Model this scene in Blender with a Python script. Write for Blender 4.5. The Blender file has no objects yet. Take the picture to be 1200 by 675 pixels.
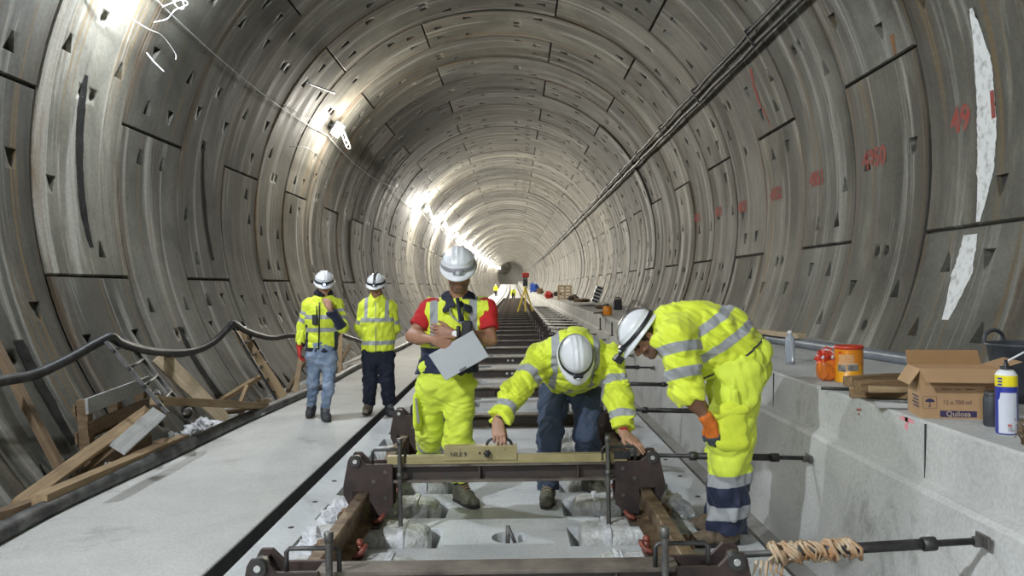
import bpy, bmesh, math, random
import numpy as np
from mathutils import Vector, Matrix, Quaternion
random.seed(7)
scn = bpy.context.scene
COL = scn.collection

# ------------------------------------------------------------------ camera, world, exposure
F, EYE, ROLL = 920.0, 1.52, math.radians(0.8)
cam_d = bpy.data.cameras.new('camera')
cam_d.sensor_width = 36.0
cam_d.lens = F * 36.0 / 1200.0
cam_d.shift_x, cam_d.shift_y = -3.0 / 1200, -1.5 / 1200
cam_d.clip_start, cam_d.clip_end = 0.05, 2000
cam = bpy.data.objects.new('camera', cam_d)
COL.objects.link(cam)
cam.matrix_world = Matrix.Translation((0, 0, EYE)) @ Matrix.Rotation(math.radians(90), 4, 'X') @ Matrix.Rotation(-ROLL, 4, 'Z')
scn.camera = cam
world = bpy.data.worlds.new('world')
scn.world = world
world.use_nodes = True
world.node_tree.nodes['Background'].inputs[0].default_value = (0.55, 0.6, 0.65, 1)
world.node_tree.nodes['Background'].inputs[1].default_value = 0.02
scn.view_settings.view_transform = 'Standard'
scn.view_settings.look = 'None'
scn.view_settings.gamma = 1.0
scn.view_settings.use_curve_mapping = False
scn.view_settings.exposure = 0.0
LAMP_BACK, LAMP_NEAR, LAMP_MID, LAMP_POWER, LAMP_FAR, LAMP_END_FILL = 2100.0, 600.0, 650.0, 1800.0, 1600.0, 900.0

# ------------------------------------------------------------------ measuring helpers: a point of the place from what the photo shows
CR, SR = math.cos(ROLL), math.sin(ROLL)
def ray(px, py):
    dx, dy = px - 603.0, py - 336.0
    return (dx * CR - dy * SR) / F, (dx * SR + dy * CR) / F
def P(px, py, d):
    u, w = ray(px, py)
    return Vector((u * d, d, EYE - w * d))
def floor_pt(px, py, z=0.0):
    u, w = ray(px, py)
    d = (EYE - z) / w
    return Vector((u * d, d, z))
TX, TZ, TR = -0.30, 2.72, 4.25           # tunnel axis and inner radius
def wall_pt(px, py, off=0.0):
    u, w = ray(px, py)
    r = TR - off
    a = u * u + w * w
    b = -2 * u * TX - 2 * w * (EYE - TZ)
    c = TX * TX + (EYE - TZ) ** 2 - r * r
    d = (-b + math.sqrt(b * b - 4 * a * c)) / (2 * a)
    return Vector((u * d, d, EYE - w * d))
def ring_pt(ang, y, off=0.0):
    r = TR - off
    return Vector((TX + r * math.cos(ang), y, TZ + r * math.sin(ang)))
XC = -0.08                                # track centre line
LEDGE = 0.865                             # top of the right-hand ledge

# ------------------------------------------------------------------ materials
def mat(name):
    m = bpy.data.materials.new(name)
    m.use_nodes = True
    nt = m.node_tree
    return m, nt, nt.nodes['Principled BSDF']
def nd(nt, t, **kw):
    n = nt.nodes.new(t)
    for k, v in kw.items():
        if k.startswith('i_'):
            n.inputs[k[2:].replace('_', ' ')].default_value = v
        else:
            setattr(n, k, v)
    return n
def ramp(nt, fac, stops):
    r = nt.nodes.new('ShaderNodeValToRGB')
    el = r.color_ramp.elements
    while len(el) < len(stops):
        el.new(0.5)
    for e, (p, c) in zip(el, stops):
        e.position = p
        e.color = (c[0], c[1], c[2], 1) if not isinstance(c, (int, float)) else (c, c, c, 1)
    nt.links.new(fac, r.inputs[0])
    return r.outputs[0]
def mixc(nt, fac, a, b, blend='MIX'):
    m = nt.nodes.new('ShaderNodeMix')
    m.data_type = 'RGBA'
    m.blend_type = blend
    for s, v in ((m.inputs[0], fac), (m.inputs[6], a), (m.inputs[7], b)):
        if isinstance(v, bpy.types.NodeSocket):
            nt.links.new(v, s)
        elif isinstance(v, (int, float)):
            s.default_value = v
        else:
            s.default_value = (v[0], v[1], v[2], 1)
    return m.outputs[2]
def noise(nt, vec, scale, detail=4, rough=0.6, dist=0.0):
    n = nt.nodes.new('ShaderNodeTexNoise')
    n.inputs['Scale'].default_value = scale
    n.inputs['Detail'].default_value = detail
    n.inputs['Roughness'].default_value = rough
    n.inputs['Distortion'].default_value = dist
    if vec is not None:
        nt.links.new(vec, n.inputs['Vector'])
    return n.outputs[0]
def scaled(nt, vec, s):
    m = nt.nodes.new('ShaderNodeMapping')
    m.inputs['Scale'].default_value = s
    nt.links.new(vec, m.inputs['Vector'])
    return m.outputs[0]
def bump(nt, bs, h, strength=0.3, dist=0.01):
    b = nt.nodes.new('ShaderNodeBump')
    b.inputs['Strength'].default_value = strength
    b.inputs['Distance'].default_value = dist
    nt.links.new(h, b.inputs['Height'])
    nt.links.new(b.outputs[0], bs.inputs['Normal'])
def tc(nt, out='Object'):
    return nt.nodes.new('ShaderNodeTexCoord').outputs[out]
def simple(name, c, rough=0.6, metal=0.0, var=0.15, scale=8.0, bmp=0.0, c2=None, thr=(0.35, 0.65), coat=0.0, bscale=None, spec=0.5, sheen=0.0):
    m, nt, bs = mat(name)
    co = tc(nt)
    n = noise(nt, co, scale, 5)
    if c2 is None:
        c2 = tuple(x * (1 - var) for x in c)
        c1 = tuple(min(1, x * (1 + var)) for x in c)
    else:
        c1 = c
    nt.links.new(ramp(nt, n, [(thr[0], c2), (thr[1], c1)]), bs.inputs['Base Color'])
    bs.inputs['Roughness'].default_value = rough
    bs.inputs['Metallic'].default_value = metal
    bs.inputs['Coat Weight'].default_value = coat
    bs.inputs['Specular IOR Level'].default_value = spec
    bs.inputs['Sheen Weight'].default_value = sheen
    if bmp:
        bump(nt, bs, noise(nt, co, bscale or scale * 4, 6), bmp)
    return m
M = {}
def lining_mat():
    m, nt, bs = mat('lining_concrete')
    uv = nt.nodes.new('ShaderNodeUVMap'); uv.uv_map = 'arc'
    at_ = nt.nodes.new('ShaderNodeAttribute'); at_.attribute_name = 'tint'
    v = uv.outputs[0]
    big = noise(nt, v, 0.45, 5, 0.62, 0.6)
    base = ramp(nt, big, [(0.30, (0.055, 0.054, 0.046)), (0.5, (0.122, 0.119, 0.103)), (0.70, (0.24, 0.234, 0.205))])
    # water streaks that run down the wall, along the arc
    st = noise(nt, scaled(nt, v, (0.14, 1.7, 1)), 1.5, 5, 0.62, 0.5)
    base = mixc(nt, ramp(nt, st, [(0.50, 0), (0.66, 0.80)]), base, (0.050, 0.047, 0.040))
    st2 = noise(nt, scaled(nt, v, (0.16, 3.4, 1)), 1.1, 5, 0.65, 0.5)
    base = mixc(nt, ramp(nt, st2, [(0.54, 0), (0.63, 0.75)]), base, (0.36, 0.355, 0.33))
    st3 = noise(nt, scaled(nt, v, (0.10, 4.5, 1)), 1.7, 4, 0.6, 0.4)
    base = mixc(nt, ramp(nt, st3, [(0.57, 0), (0.66, 0.75)]), base, (0.17, 0.115, 0.055))
    # dirt and rust that seeps out of the ring joints
    ra = nt.nodes.new('ShaderNodeAttribute'); ra.attribute_name = 'across'
    seep = noise(nt, scaled(nt, v, (0.35, 3.0, 1)), 1.3, 5, 0.65, 0.4)
    mu = nt.nodes.new('ShaderNodeMath'); mu.operation = 'MULTIPLY'
    nt.links.new(ramp(nt, ra.outputs['Fac'], [(0.0, 1.0), (0.16, 0.0), (0.84, 0.0), (1.0, 1.0)]), mu.inputs[0])
    nt.links.new(ramp(nt, seep, [(0.40, 0.05), (0.62, 1.0)]), mu.inputs[1])
    base = mixc(nt, mu.outputs[0], base, ramp(nt, st2, [(0.42, (0.032, 0.030, 0.026)), (0.62, (0.13, 0.075, 0.032))]))
    fine = noise(nt, v, 22, 6, 0.7)
    base = mixc(nt, 1.0, base, ramp(nt, fine, [(0.3, 0.80), (0.7, 1.14)]), 'MULTIPLY')
    tn = ramp(nt, at_.outputs['Fac'], [(0.0, (0.72, 0.73, 0.72)), (0.5, (1.0, 0.99, 0.955)), (1.0, (1.28, 1.24, 1.15))])
    base = mixc(nt, 1.0, base, tn, 'MULTIPLY')
    nt.links.new(base, bs.inputs['Base Color'])
    nt.links.new(ramp(nt, st, [(0.4, 0.8), (0.65, 0.6)]), bs.inputs['Roughness'])
    bs.inputs['Specular IOR Level'].default_value = 0.25
    bump(nt, bs, noise(nt, v, 30, 6, 0.7), 0.25, 0.006)
    return m
M['lining'] = lining_mat()
M['joint'] = simple('joint_grout', (0.045, 0.042, 0.037), 0.9, var=0.3, scale=5)
def floor_mat(name, a, b, dirt, sc=1.0, dirt_thr=(0.56, 0.74)):
    m, nt, bs = mat(name)
    co = tc(nt)
    base = ramp(nt, noise(nt, co, 0.9 * sc, 6, 0.62, 0.4), [(0.32, a), (0.66, b)])
    base = mixc(nt, ramp(nt, noise(nt, co, 1.7 * sc, 6, 0.7, 0.6), [(dirt_thr[0], 0), (dirt_thr[1], 0.8)]), base, dirt)
    sp = noise(nt, co, 55, 3, 0.6)
    base = mixc(nt, 1.0, base, ramp(nt, sp, [(0.28, 0.84), (0.62, 1.06)]), 'MULTIPLY')
    nt.links.new(base, bs.inputs['Base Color'])
    bs.inputs['Roughness'].default_value = 0.72
    bump(nt, bs, noise(nt, co, 40, 6, 0.7), 0.25, 0.006)
    return m
M['walkway'] = floor_mat('walkway_concrete', (0.45, 0.447, 0.425), (0.59, 0.585, 0.56), (0.27, 0.263, 0.245))
M['slab'] = floor_mat('slab_concrete', (0.49, 0.50, 0.505), (0.64, 0.652, 0.655), (0.34, 0.343, 0.34), 1.4)
M['ledge'] = floor_mat('ledge_concrete', (0.39, 0.388, 0.37), (0.53, 0.527, 0.505), (0.20, 0.196, 0.182), 1.1, (0.53, 0.68))
M['channel'] = floor_mat('channel_dirt', (0.16, 0.155, 0.14), (0.27, 0.265, 0.25), (0.09, 0.085, 0.075), 2.0)
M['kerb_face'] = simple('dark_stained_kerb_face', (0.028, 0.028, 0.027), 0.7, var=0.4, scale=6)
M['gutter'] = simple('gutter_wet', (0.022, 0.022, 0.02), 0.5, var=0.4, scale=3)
M['frame_steel'] = simple('brown_painted_steel', (0.075, 0.05, 0.043), 0.55, 0.35, scale=7, c2=(0.035, 0.026, 0.024), bmp=0.15)
M['beam_steel'] = simple('dusty_beam_steel', (0.21, 0.18, 0.145), 0.65, 0.25, scale=5, c2=(0.075, 0.055, 0.045), bmp=0.2)
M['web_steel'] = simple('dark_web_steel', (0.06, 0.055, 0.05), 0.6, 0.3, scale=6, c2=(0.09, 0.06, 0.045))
M['rail_rust'] = simple('rail_rust', (0.27, 0.20, 0.12), 0.6, 0.35, scale=9, c2=(0.10, 0.055, 0.03), bmp=0.25)
M['rod_steel'] = simple('dark_oiled_rod', (0.06, 0.058, 0.055), 0.5, 0.5, var=0.35, scale=12)
M['screw_steel'] = simple('grey_screw_steel', (0.13, 0.125, 0.115), 0.5, 0.6, var=0.3, scale=14)
M['zinc'] = simple('bright_zinc', (0.62, 0.62, 0.60), 0.4, 0.7, var=0.15)
M['clip_red'] = simple('red_brown_clip', (0.20, 0.055, 0.035), 0.4, 0.1, var=0.3, scale=20)
M['rust_clip'] = simple('rusty_clip', (0.20, 0.12, 0.07), 0.6, 0.3, var=0.35, scale=20)
def film_mat():
    m, nt, bs = mat('plastic_film')
    co = tc(nt)
    n = noise(nt, co, 9, 5, 0.6, 1.2)
    nt.links.new(ramp(nt, n, [(0.3, (0.38, 0.375, 0.35)), (0.55, (0.55, 0.55, 0.53)), (0.72, (0.80, 0.80, 0.79))]), bs.inputs['Base Color'])
    bs.inputs['Roughness'].default_value = 0.5
    bs.inputs['Coat Weight'].default_value = 0.15
    bs.inputs['Coat Roughness'].default_value = 0.12
    vo = nt.nodes.new('ShaderNodeTexVoronoi'); vo.feature = 'DISTANCE_TO_EDGE'; vo.inputs['Scale'].default_value = 26
    nt.links.new(co, vo.inputs['Vector'])
    bump(nt, bs, vo.outputs['Distance'], 0.9, 0.012)
    return m
M['film'] = film_mat()
M['film_white'] = simple('white_film', (0.70, 0.70, 0.72), 0.3, var=0.2, scale=25, bmp=0.8, coat=0.4)
def wood(name, a, b, sc=1.0):
    m, nt, bs = mat(name)
    co = tc(nt)
    g = noise(nt, scaled(nt, co, (1.2, 16, 16)), 2.2 * sc, 6, 0.65, 0.8)
    base = ramp(nt, g, [(0.3, a), (0.7, b)])
    base = mixc(nt, ramp(nt, noise(nt, co, 3.2, 4), [(0.55, 0), (0.75, 0.6)]), base, tuple(x * 0.5 for x in a))
    nt.links.new(base, bs.inputs['Base Color'])
    bs.inputs['Roughness'].default_value = 0.75
    bump(nt, bs, g, 0.3, 0.005)
    return m
M['wood'] = wood('pine_wood', (0.24, 0.155, 0.08), (0.42, 0.30, 0.17))
M['wood_dark'] = wood('weathered_brown_wood', (0.11, 0.07, 0.038), (0.24, 0.16, 0.09))
M['wood_pale'] = wood('pale_wood', (0.36, 0.27, 0.17), (0.56, 0.45, 0.30))
M['wood_grey'] = wood('grey_dusty_board', (0.30, 0.30, 0.285), (0.48, 0.48, 0.46))
M['wood_bark'] = wood('splintered_wood', (0.10, 0.06, 0.03), (0.36, 0.23, 0.11), 2.0)
M['rubber'] = simple('black_rubber', (0.022, 0.022, 0.022), 0.5, var=0.3)
M['hose'] = simple('dusty_black_hose', (0.022, 0.022, 0.022), 0.5, scale=6, c2=(0.06, 0.06, 0.058), thr=(0.3, 0.5))
M['pipe_dust'] = simple('dusty_black_pipe', (0.16, 0.16, 0.155), 0.5, scale=5, c2=(0.03, 0.03, 0.032), thr=(0.4, 0.66))
M['conduit'] = simple('grey_blue_conduit', (0.19, 0.21, 0.235), 0.35, 0.2, var=0.25, scale=5)
M['cable'] = simple('black_cable', (0.03, 0.03, 0.03), 0.5, var=0.3)
M['wire'] = simple('pale_wire', (0.55, 0.55, 0.52), 0.5, var=0.1)
M['white_plastic'] = simple('white_plastic', (0.75, 0.76, 0.76), 0.35, var=0.05, scale=4)
M['helmet'] = simple('white_helmet_plastic', (0.80, 0.81, 0.82), 0.3, var=0.04, scale=6, coat=0.3)
M['grey_plastic'] = simple('grey_plastic', (0.30, 0.30, 0.31), 0.4, var=0.1)
M['black_plastic'] = simple('black_plastic', (0.02, 0.02, 0.022), 0.4, var=0.2)
M['rust_paint'] = simple('red_spray_paint', (0.36, 0.055, 0.04), 0.85, scale=30, c2=(0.19, 0.12, 0.10), thr=(0.36, 0.58))
M['pink_paint'] = simple('pink_spray_paint', (0.75, 0.22, 0.25), 0.8, scale=45, c2=(0.55, 0.38, 0.38), thr=(0.4, 0.6))
M['lime'] = simple('white_lime_streak', (0.82, 0.83, 0.82), 0.8, scale=14, c2=(0.45, 0.45, 0.43), thr=(0.30, 0.5), bmp=0.3)
M['rust_streak'] = simple('rust_streak', (0.28, 0.12, 0.045), 0.85, scale=9, c2=(0.17, 0.10, 0.05))
M['dark_streak'] = simple('wet_streak', (0.028, 0.027, 0.025), 0.95, var=0.3, scale=6, spec=0.1)
# people
M['hivis_plain'] = simple('hi_vis_plain', (0.74, 0.85, 0.05), 0.75, var=0.06, scale=18, sheen=0.2)
def cloth_mat(name, main, second=(0.012, 0.018, 0.05), refl=(0.36, 0.37, 0.38)):
    """fabric whose sewn-on tape and contrast panels come from the mesh attributes ref and navy"""
    m, nt, bs = mat(name)
    co = tc(nt)
    n = noise(nt, co, 14, 5, 0.6)
    base = mixc(nt, 1.0, main, ramp(nt, n, [(0.3, 0.90), (0.7, 1.05)]), 'MULTIPLY')
    def maskof(attr):
        a = nt.nodes.new('ShaderNodeAttribute'); a.attribute_name = attr
        mr = nt.nodes.new('ShaderNodeMapRange')
        mr.inputs['From Min'].default_value = -0.0015
        mr.inputs['From Max'].default_value = 0.0015
        nt.links.new(a.outputs['Fac'], mr.inputs['Value'])
        return mr.outputs[0]
    base = mixc(nt, maskof('navy'), base, second)
    rf = maskof('ref')
    base = mixc(nt, rf, base, refl)
    nt.links.new(base, bs.inputs['Base Color'])
    bs.inputs['Roughness'].default_value = 0.7
    bs.inputs['Sheen Weight'].default_value = 0.15
    bump(nt, bs, noise(nt, co, 60, 4), 0.12, 0.004)
    return m
HV = (0.76, 0.87, 0.05)
M['hivis'] = cloth_mat('hi_vis_fabric', HV)
M['hivis_green'] = cloth_mat('hi_vis_trouser_fabric', (0.74, 0.87, 0.07))
M['denim_dark'] = simple('dark_denim', (0.022, 0.030, 0.055), 0.85, scale=7, c2=(0.055, 0.075, 0.125), thr=(0.66, 0.40), bmp=0.15, bscale=150)
M['denim_light'] = simple('light_denim', (0.30, 0.37, 0.48), 0.85, scale=8, c2=(0.17, 0.235, 0.35), thr=(0.4, 0.62), bmp=0.15, bscale=150)
M['navy_cloth'] = simple('navy_cloth', (0.012, 0.016, 0.032), 0.85, var=0.3, scale=8)
M['red_cloth'] = simple('red_cotton', (0.50, 0.018, 0.02), 0.85, var=0.15, scale=9)
M['skin'] = simple('skin', (0.46, 0.26, 0.175), 0.5, var=0.12, scale=14, spec=0.35)
M['skin_tan'] = simple('tanned_skin', (0.36, 0.185, 0.115), 0.5, var=0.12, scale=14, spec=0.35)
M['stubble'] = simple('stubbled_skin', (0.17, 0.095, 0.065), 0.6, var=0.3, scale=60, bmp=0.2)
M['hair'] = simple('dark_hair', (0.025, 0.018, 0.013), 0.6, var=0.4, scale=60, bmp=0.5)
M['eye'] = simple('eye_dark', (0.05, 0.035, 0.03), 0.2, var=0.1)
M['boot_brown'] = simple('brown_leather_boot', (0.13, 0.095, 0.06), 0.7, var=0.35, scale=15, bmp=0.2)
M['boot_olive'] = simple('olive_work_boot', (0.10, 0.095, 0.065), 0.75, var=0.35, scale=15, bmp=0.2)
M['boot_dark'] = simple('dark_grey_boot', (0.045, 0.047, 0.05), 0.7, var=0.35, scale=15)
M['boot_tan'] = simple('tan_shoe', (0.23, 0.19, 0.14), 0.7, var=0.25, scale=15)
M['sole'] = simple('boot_sole', (0.03, 0.028, 0.025), 0.8, var=0.3)
M['glove_red'] = simple('red_glove', (0.55, 0.03, 0.02), 0.6, var=0.2)
M['glove_orange'] = simple('orange_glove', (0.68, 0.17, 0.02), 0.6, var=0.2, scale=30)
M['glove_grey'] = simple('blue_grey_glove_palm', (0.07, 0.09, 0.12), 0.6, var=0.25)
M['lens'] = simple('lamp_lens', (0.75, 0.78, 0.85), 0.15, var=0.05, coat=0.5)
# objects
M['tan_paint'] = simple('tan_tool_paint', (0.33, 0.275, 0.13), 0.5, var=0.12, scale=10)
M['clipboard'] = simple('grey_clipboard', (0.36, 0.37, 0.375), 0.5, var=0.06, scale=4)
M['cardboard'] = simple('cardboard', (0.40, 0.245, 0.125), 0.8, var=0.07, scale=5)
M['cardboard_in'] = simple('cardboard_inside', (0.30, 0.165, 0.07), 0.8, var=0.07, scale=5)
M['box_print'] = simple('dark_blue_box_print', (0.035, 0.025, 0.075), 0.7, var=0.1)
M['box_ink'] = simple('faded_box_ink', (0.14, 0.085, 0.07), 0.8, var=0.15, scale=30)
M['pale_ink'] = simple('pale_box_letters', (0.42, 0.33, 0.26), 0.8, var=0.1)
M['orange_tin'] = simple('orange_tin', (0.78, 0.26, 0.012), 0.35, var=0.06, scale=5, coat=0.3)
M['yellow_tin'] = simple('yellow_orange_tin', (0.80, 0.36, 0.012), 0.35, var=0.06, scale=5, coat=0.3)
M['red_tin'] = simple('red_tin', (0.55, 0.045, 0.02), 0.4, var=0.1)
M['tin_label'] = simple('pale_tin_label', (0.58, 0.45, 0.32), 0.5, var=0.06)
M['tin_grey'] = simple('grey_picture', (0.20, 0.195, 0.18), 0.5, scale=30, var=0.5)
M['can_blue'] = simple('blue_can', (0.025, 0.04, 0.32), 0.3, var=0.1, coat=0.3)
M['can_white'] = simple('white_can', (0.62, 0.64, 0.70), 0.35, var=0.05)
M['can_yellow'] = simple('yellow_can', (0.82, 0.68, 0.015), 0.35, var=0.05)
M['orange_liquid'] = simple('orange_film', (0.62, 0.16, 0.02), 0.25, var=0.3, scale=25, coat=0.5)
M['tub'] = simple('dark_grey_tub', (0.045, 0.05, 0.058), 0.5, var=0.4, scale=6)
def glassy(name, c, rough=0.12, trans=0.75):
    m, nt, bs = mat(name)
    bs.inputs['Base Color'].default_value = (c[0], c[1], c[2], 1)
    bs.inputs['Roughness'].default_value = rough
    bs.inputs['Transmission Weight'].default_value = trans
    return m
M['bottle'] = glassy('clear_plastic_bottle', (0.70, 0.75, 0.82), 0.12, 0.65)
M['dregs'] = simple('brown_dregs', (0.10, 0.04, 0.03), 0.4, var=0.2)
M['blue_tarp'] = simple('blue_tarp', (0.02, 0.07, 0.33), 0.5, var=0.2)
M['red_stuff'] = simple('red_plastic', (0.45, 0.03, 0.025), 0.5, var=0.2)
M['yellow_paint'] = simple('yellow_paint', (0.55, 0.42, 0.03), 0.5, var=0.15)
M['rag'] = simple('rope_rag', (0.60, 0.50, 0.36), 0.9, scale=14, c2=(0.36, 0.18, 0.07), bmp=0.6)
def emit(name, c, s):
    m, nt, bs = mat(name)
    bs.inputs['Base Color'].default_value = (0.9, 0.9, 0.9, 1)
    bs.inputs['Emission Color'].default_value = (c[0], c[1], c[2], 1)
    bs.inputs['Emission Strength'].default_value = s
    return m
M['glow'] = emit('lit_diffuser', (1.0, 0.95, 0.86), 60)
M['glow_cool'] = emit('lit_diffuser_cool', (0.86, 0.93, 1.0), 60)
M['dead_lens'] = simple('unlit_diffuser', (0.6, 0.6, 0.58), 0.4, var=0.05)
M['led'] = emit('headlamp_led', (0.55, 0.65, 1.0), 6)

# ------------------------------------------------------------------ mesh builder
def frame_axes(d, up=(0, 0, 1)):
    d = Vector(d).normalized()
    up = Vector(up)
    if abs(d.dot(up.normalized())) > 0.98:
        up = Vector((0, 1, 0)) if abs(d.y) < 0.9 else Vector((1, 0, 0))
    s = d.cross(up).normalized()
    u = s.cross(d).normalized()
    return s, u
class MB:
    def __init__(self):
        self.v, self.f, self.m, self.s = [], [], [], []
    def add(self, vs, fs, mi=0, smooth=False):
        o = len(self.v)
        self.v += [tuple(x) for x in vs]
        for f in fs:
            self.f.append(tuple(i + o for i in f)); self.m.append(mi); self.s.append(smooth)
        return self
    def box(self, c, size, mi=0, M3=None, taper=None):
        hx, hy, hz = size[0] / 2, size[1] / 2, size[2] / 2
        c = Vector(c)
        vs = []
        for z in (-hz, hz):
            t = taper if (taper and z > 0) else 1
            for x, y in ((-hx, -hy), (hx, -hy), (hx, hy), (-hx, hy)):
                p = Vector((x * t, y * t, z))
                vs.append(c + (M3 @ p if M3 else p))
        return self.add(vs, [(3, 2, 1, 0), (4, 5, 6, 7), (0, 1, 5, 4), (1, 2, 6, 5), (2, 3, 7, 6), (3, 0, 4, 7)], mi)
    def bar(self, a, b, w, h, up=(0, 0, 1), mi=0, w2=None, h2=None):
        a, b = Vector(a), Vector(b)
        s, u = frame_axes(b - a, up)
        vs = []
        for p, ww, hh in ((a, w, h), (b, w2 or w, h2 or h)):
            vs += [p - s * ww / 2 - u * hh / 2, p + s * ww / 2 - u * hh / 2, p + s * ww / 2 + u * hh / 2, p - s * ww / 2 + u * hh / 2]
        return self.add(vs, [(3, 2, 1, 0), (4, 5, 6, 7), (0, 1, 5, 4), (1, 2, 6, 5), (2, 3, 7, 6), (3, 0, 4, 7)], mi)
    def tube(self, pts, r, n=10, mi=0, closed=False, cap=True):
        pts = [Vector(p) for p in pts]
        L = len(pts)
        rs = r if isinstance(r, (list, tuple)) else [r] * L
        vs = []
        pu = None
        for i, p in enumerate(pts):
            if closed:
                d = pts[(i + 1) % L] - pts[i - 1]
            else:
                d = pts[min(i + 1, L - 1)] - pts[max(i - 1, 0)]
            d.normalize()
            if pu is None:
                s, u = frame_axes(d)
            else:
                u = (pu - d * pu.dot(d))
                u = u.normalized() if u.length > 1e-6 else frame_axes(d)[1]
                s = d.cross(u)
            pu = u
            for k in range(n):
                a = 2 * math.pi * k / n
                vs.append(p + s * math.cos(a) * rs[i] + u * math.sin(a) * rs[i])
        fs = []
        for i in range(L if closed else L - 1):
            j = (i + 1) % L
            for k in range(n):
                fs.append((i * n + k, i * n + (k + 1) % n, j * n + (k + 1) % n, j * n + k))
        self.add(vs, fs, mi, True)
        if cap and not closed:
            o = len(self.v) - len(vs)
            self.f.append(tuple(o + k for k in range(n))[::-1]); self.m.append(mi); self.s.append(False)
            self.f.append(tuple(o + (L - 1) * n + k for k in range(n))); self.m.append(mi); self.s.append(False)
        return self
    def cyl(self, a, b, r, r2=None, n=16, mi=0):
        return self.tube([a, b], [r, r if r2 is None else r2], n, mi)
    def lathe(self, prof, o=(0, 0, 0), axis=(0, 0, 1), n=28, mi=0, smooth=True):
        o = Vector(o); ax = Vector(axis).normalized()
        s, u = frame_axes(ax)
        vs = []
        for r, z in prof:
            for k in range(n):
                a = 2 * math.pi * k / n
                vs.append(o + ax * z + s * math.cos(a) * r + u * math.sin(a) * r)
        fs = []
        for i in range(len(prof) - 1):
            for k in range(n):
                fs.append((i * n + k, i * n + (k + 1) % n, (i + 1) * n + (k + 1) % n, (i + 1) * n + k))
        fs = [f[::-1] for f in fs] if False else fs
        return self.add(vs, fs, mi, smooth)
    def prism(self, poly, a, ex, ey, depth_vec, mi=0):
        """extrude a 2D polygon (in axes ex, ey from a) along depth_vec"""
        a, ex, ey, dv = Vector(a), Vector(ex), Vector(ey), Vector(depth_vec)
        n = len(poly)
        vs = [a + ex * x + ey * y for x, y in poly] + [a + ex * x + ey * y + dv for x, y in poly]
        fs = [tuple(range(n))[::-1], tuple(range(n, 2 * n))] + [(i, (i + 1) % n, (i + 1) % n + n, i + n) for i in range(n)]
        return self.add(vs, fs, mi)
    def sphere(self, c, r, n=16, mi=0, M3=None):
        c = Vector(c)
        r = (r, r, r) if isinstance(r, (int, float)) else r
        vs, fs = [], []
        h = n // 2
        for i in range(h + 1):
            t = math.pi * i / h
            for k in range(n):
                a = 2 * math.pi * k / n
                p = Vector((r[0] * math.sin(t) * math.cos(a), r[1] * math.sin(t) * math.sin(a), r[2] * math.cos(t)))
                vs.append(c + (M3 @ p if M3 else p))
        for i in range(h):
            for k in range(n):
                fs.append((i * n + k, (i + 1) * n + k, (i + 1) * n + (k + 1) % n, i * n + (k + 1) % n))
        return self.add(vs, fs, mi, True)
    def build(self, name, mats, parent=None, bevel=0.0, smooth_all=False, fix=True):
        me = bpy.data.meshes.new(name)
        root = parent
        while root is not None and root.parent is not None:
            root = root.parent
        off = Vector(root.location) if root is not None else Vector((0, 0, 0))
        vs = [(x - off.x, y - off.y, z - off.z) for x, y, z in self.v]
        me.from_pydata(vs, [], self.f)
        if not isinstance(mats, (list, tuple)):
            mats = [mats]
        for mt in mats:
            me.materials.append(M[mt] if isinstance(mt, str) else mt)
        me.polygons.foreach_set('material_index', self.m)
        me.polygons.foreach_set('use_smooth', [True] * len(self.f) if smooth_all else self.s)
        if fix:
            bm = bmesh.new(); bm.from_mesh(me)
            bmesh.ops.remove_doubles(bm, verts=bm.verts, dist=1e-6)
            bmesh.ops.recalc_face_normals(bm, faces=bm.faces)
            bm.to_mesh(me); bm.free()
        me.update()
        o = bpy.data.objects.new(name, me)
        COL.objects.link(o)
        if parent is not None:
            o.parent = parent
        if bevel:
            b = o.modifiers.new('bevel', 'BEVEL'); b.width = bevel; b.segments = 2; b.limit_method = 'ANGLE'; b.angle_limit = math.radians(40)
        return o
def tag(o, label=None, cat=None, group=None, kind=None):
    if label: o['label'] = label
    if cat: o['category'] = cat
    if group: o['group'] = group
    if kind: o['kind'] = kind
    return o
def thing(name, label, cat, loc=(0, 0, 0), group=None):
    o = bpy.data.objects.new(name, None)
    o.empty_display_size = 0.1
    COL.objects.link(o)
    o.location = loc
    return tag(o, label, cat, group)
def copy_tree(o, parent=None):
    c = o.copy(); COL.objects.link(c)
    if parent is not None:
        c.parent = parent
    for ch in list(o.children):
        copy_tree(ch, c)
    return c
def center_mesh(o):
    """put a single-mesh thing's origin at its base"""
    me = o.data
    n = len(me.vertices)
    a = np.empty(n * 3, 'f'); me.vertices.foreach_get('co', a); a = a.reshape(-1, 3)
    c = (a.min(0) + a.max(0)) / 2; c[2] = a[:, 2].min()
    me.vertices.foreach_set('co', (a - c).ravel()); me.update()
    o.location = c
    return o
def bez(pts, n=8):
    """smooth curve through points (Catmull-Rom)"""
    pts = [Vector(p) for p in pts]
    out = []
    for i in range(len(pts) - 1):
        p0, p1, p2, p3 = pts[max(i - 1, 0)], pts[i], pts[i + 1], pts[min(i + 2, len(pts) - 1)]
        for k in range(n):
            t = k / n
            out.append(0.5 * ((2 * p1) + (p2 - p0) * t + (2 * p0 - 5 * p1 + 4 * p2 - p3) * t * t + (3 * p1 - p0 - 3 * p2 + p3) * t ** 3))
    out.append(pts[-1])
    return out
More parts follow.
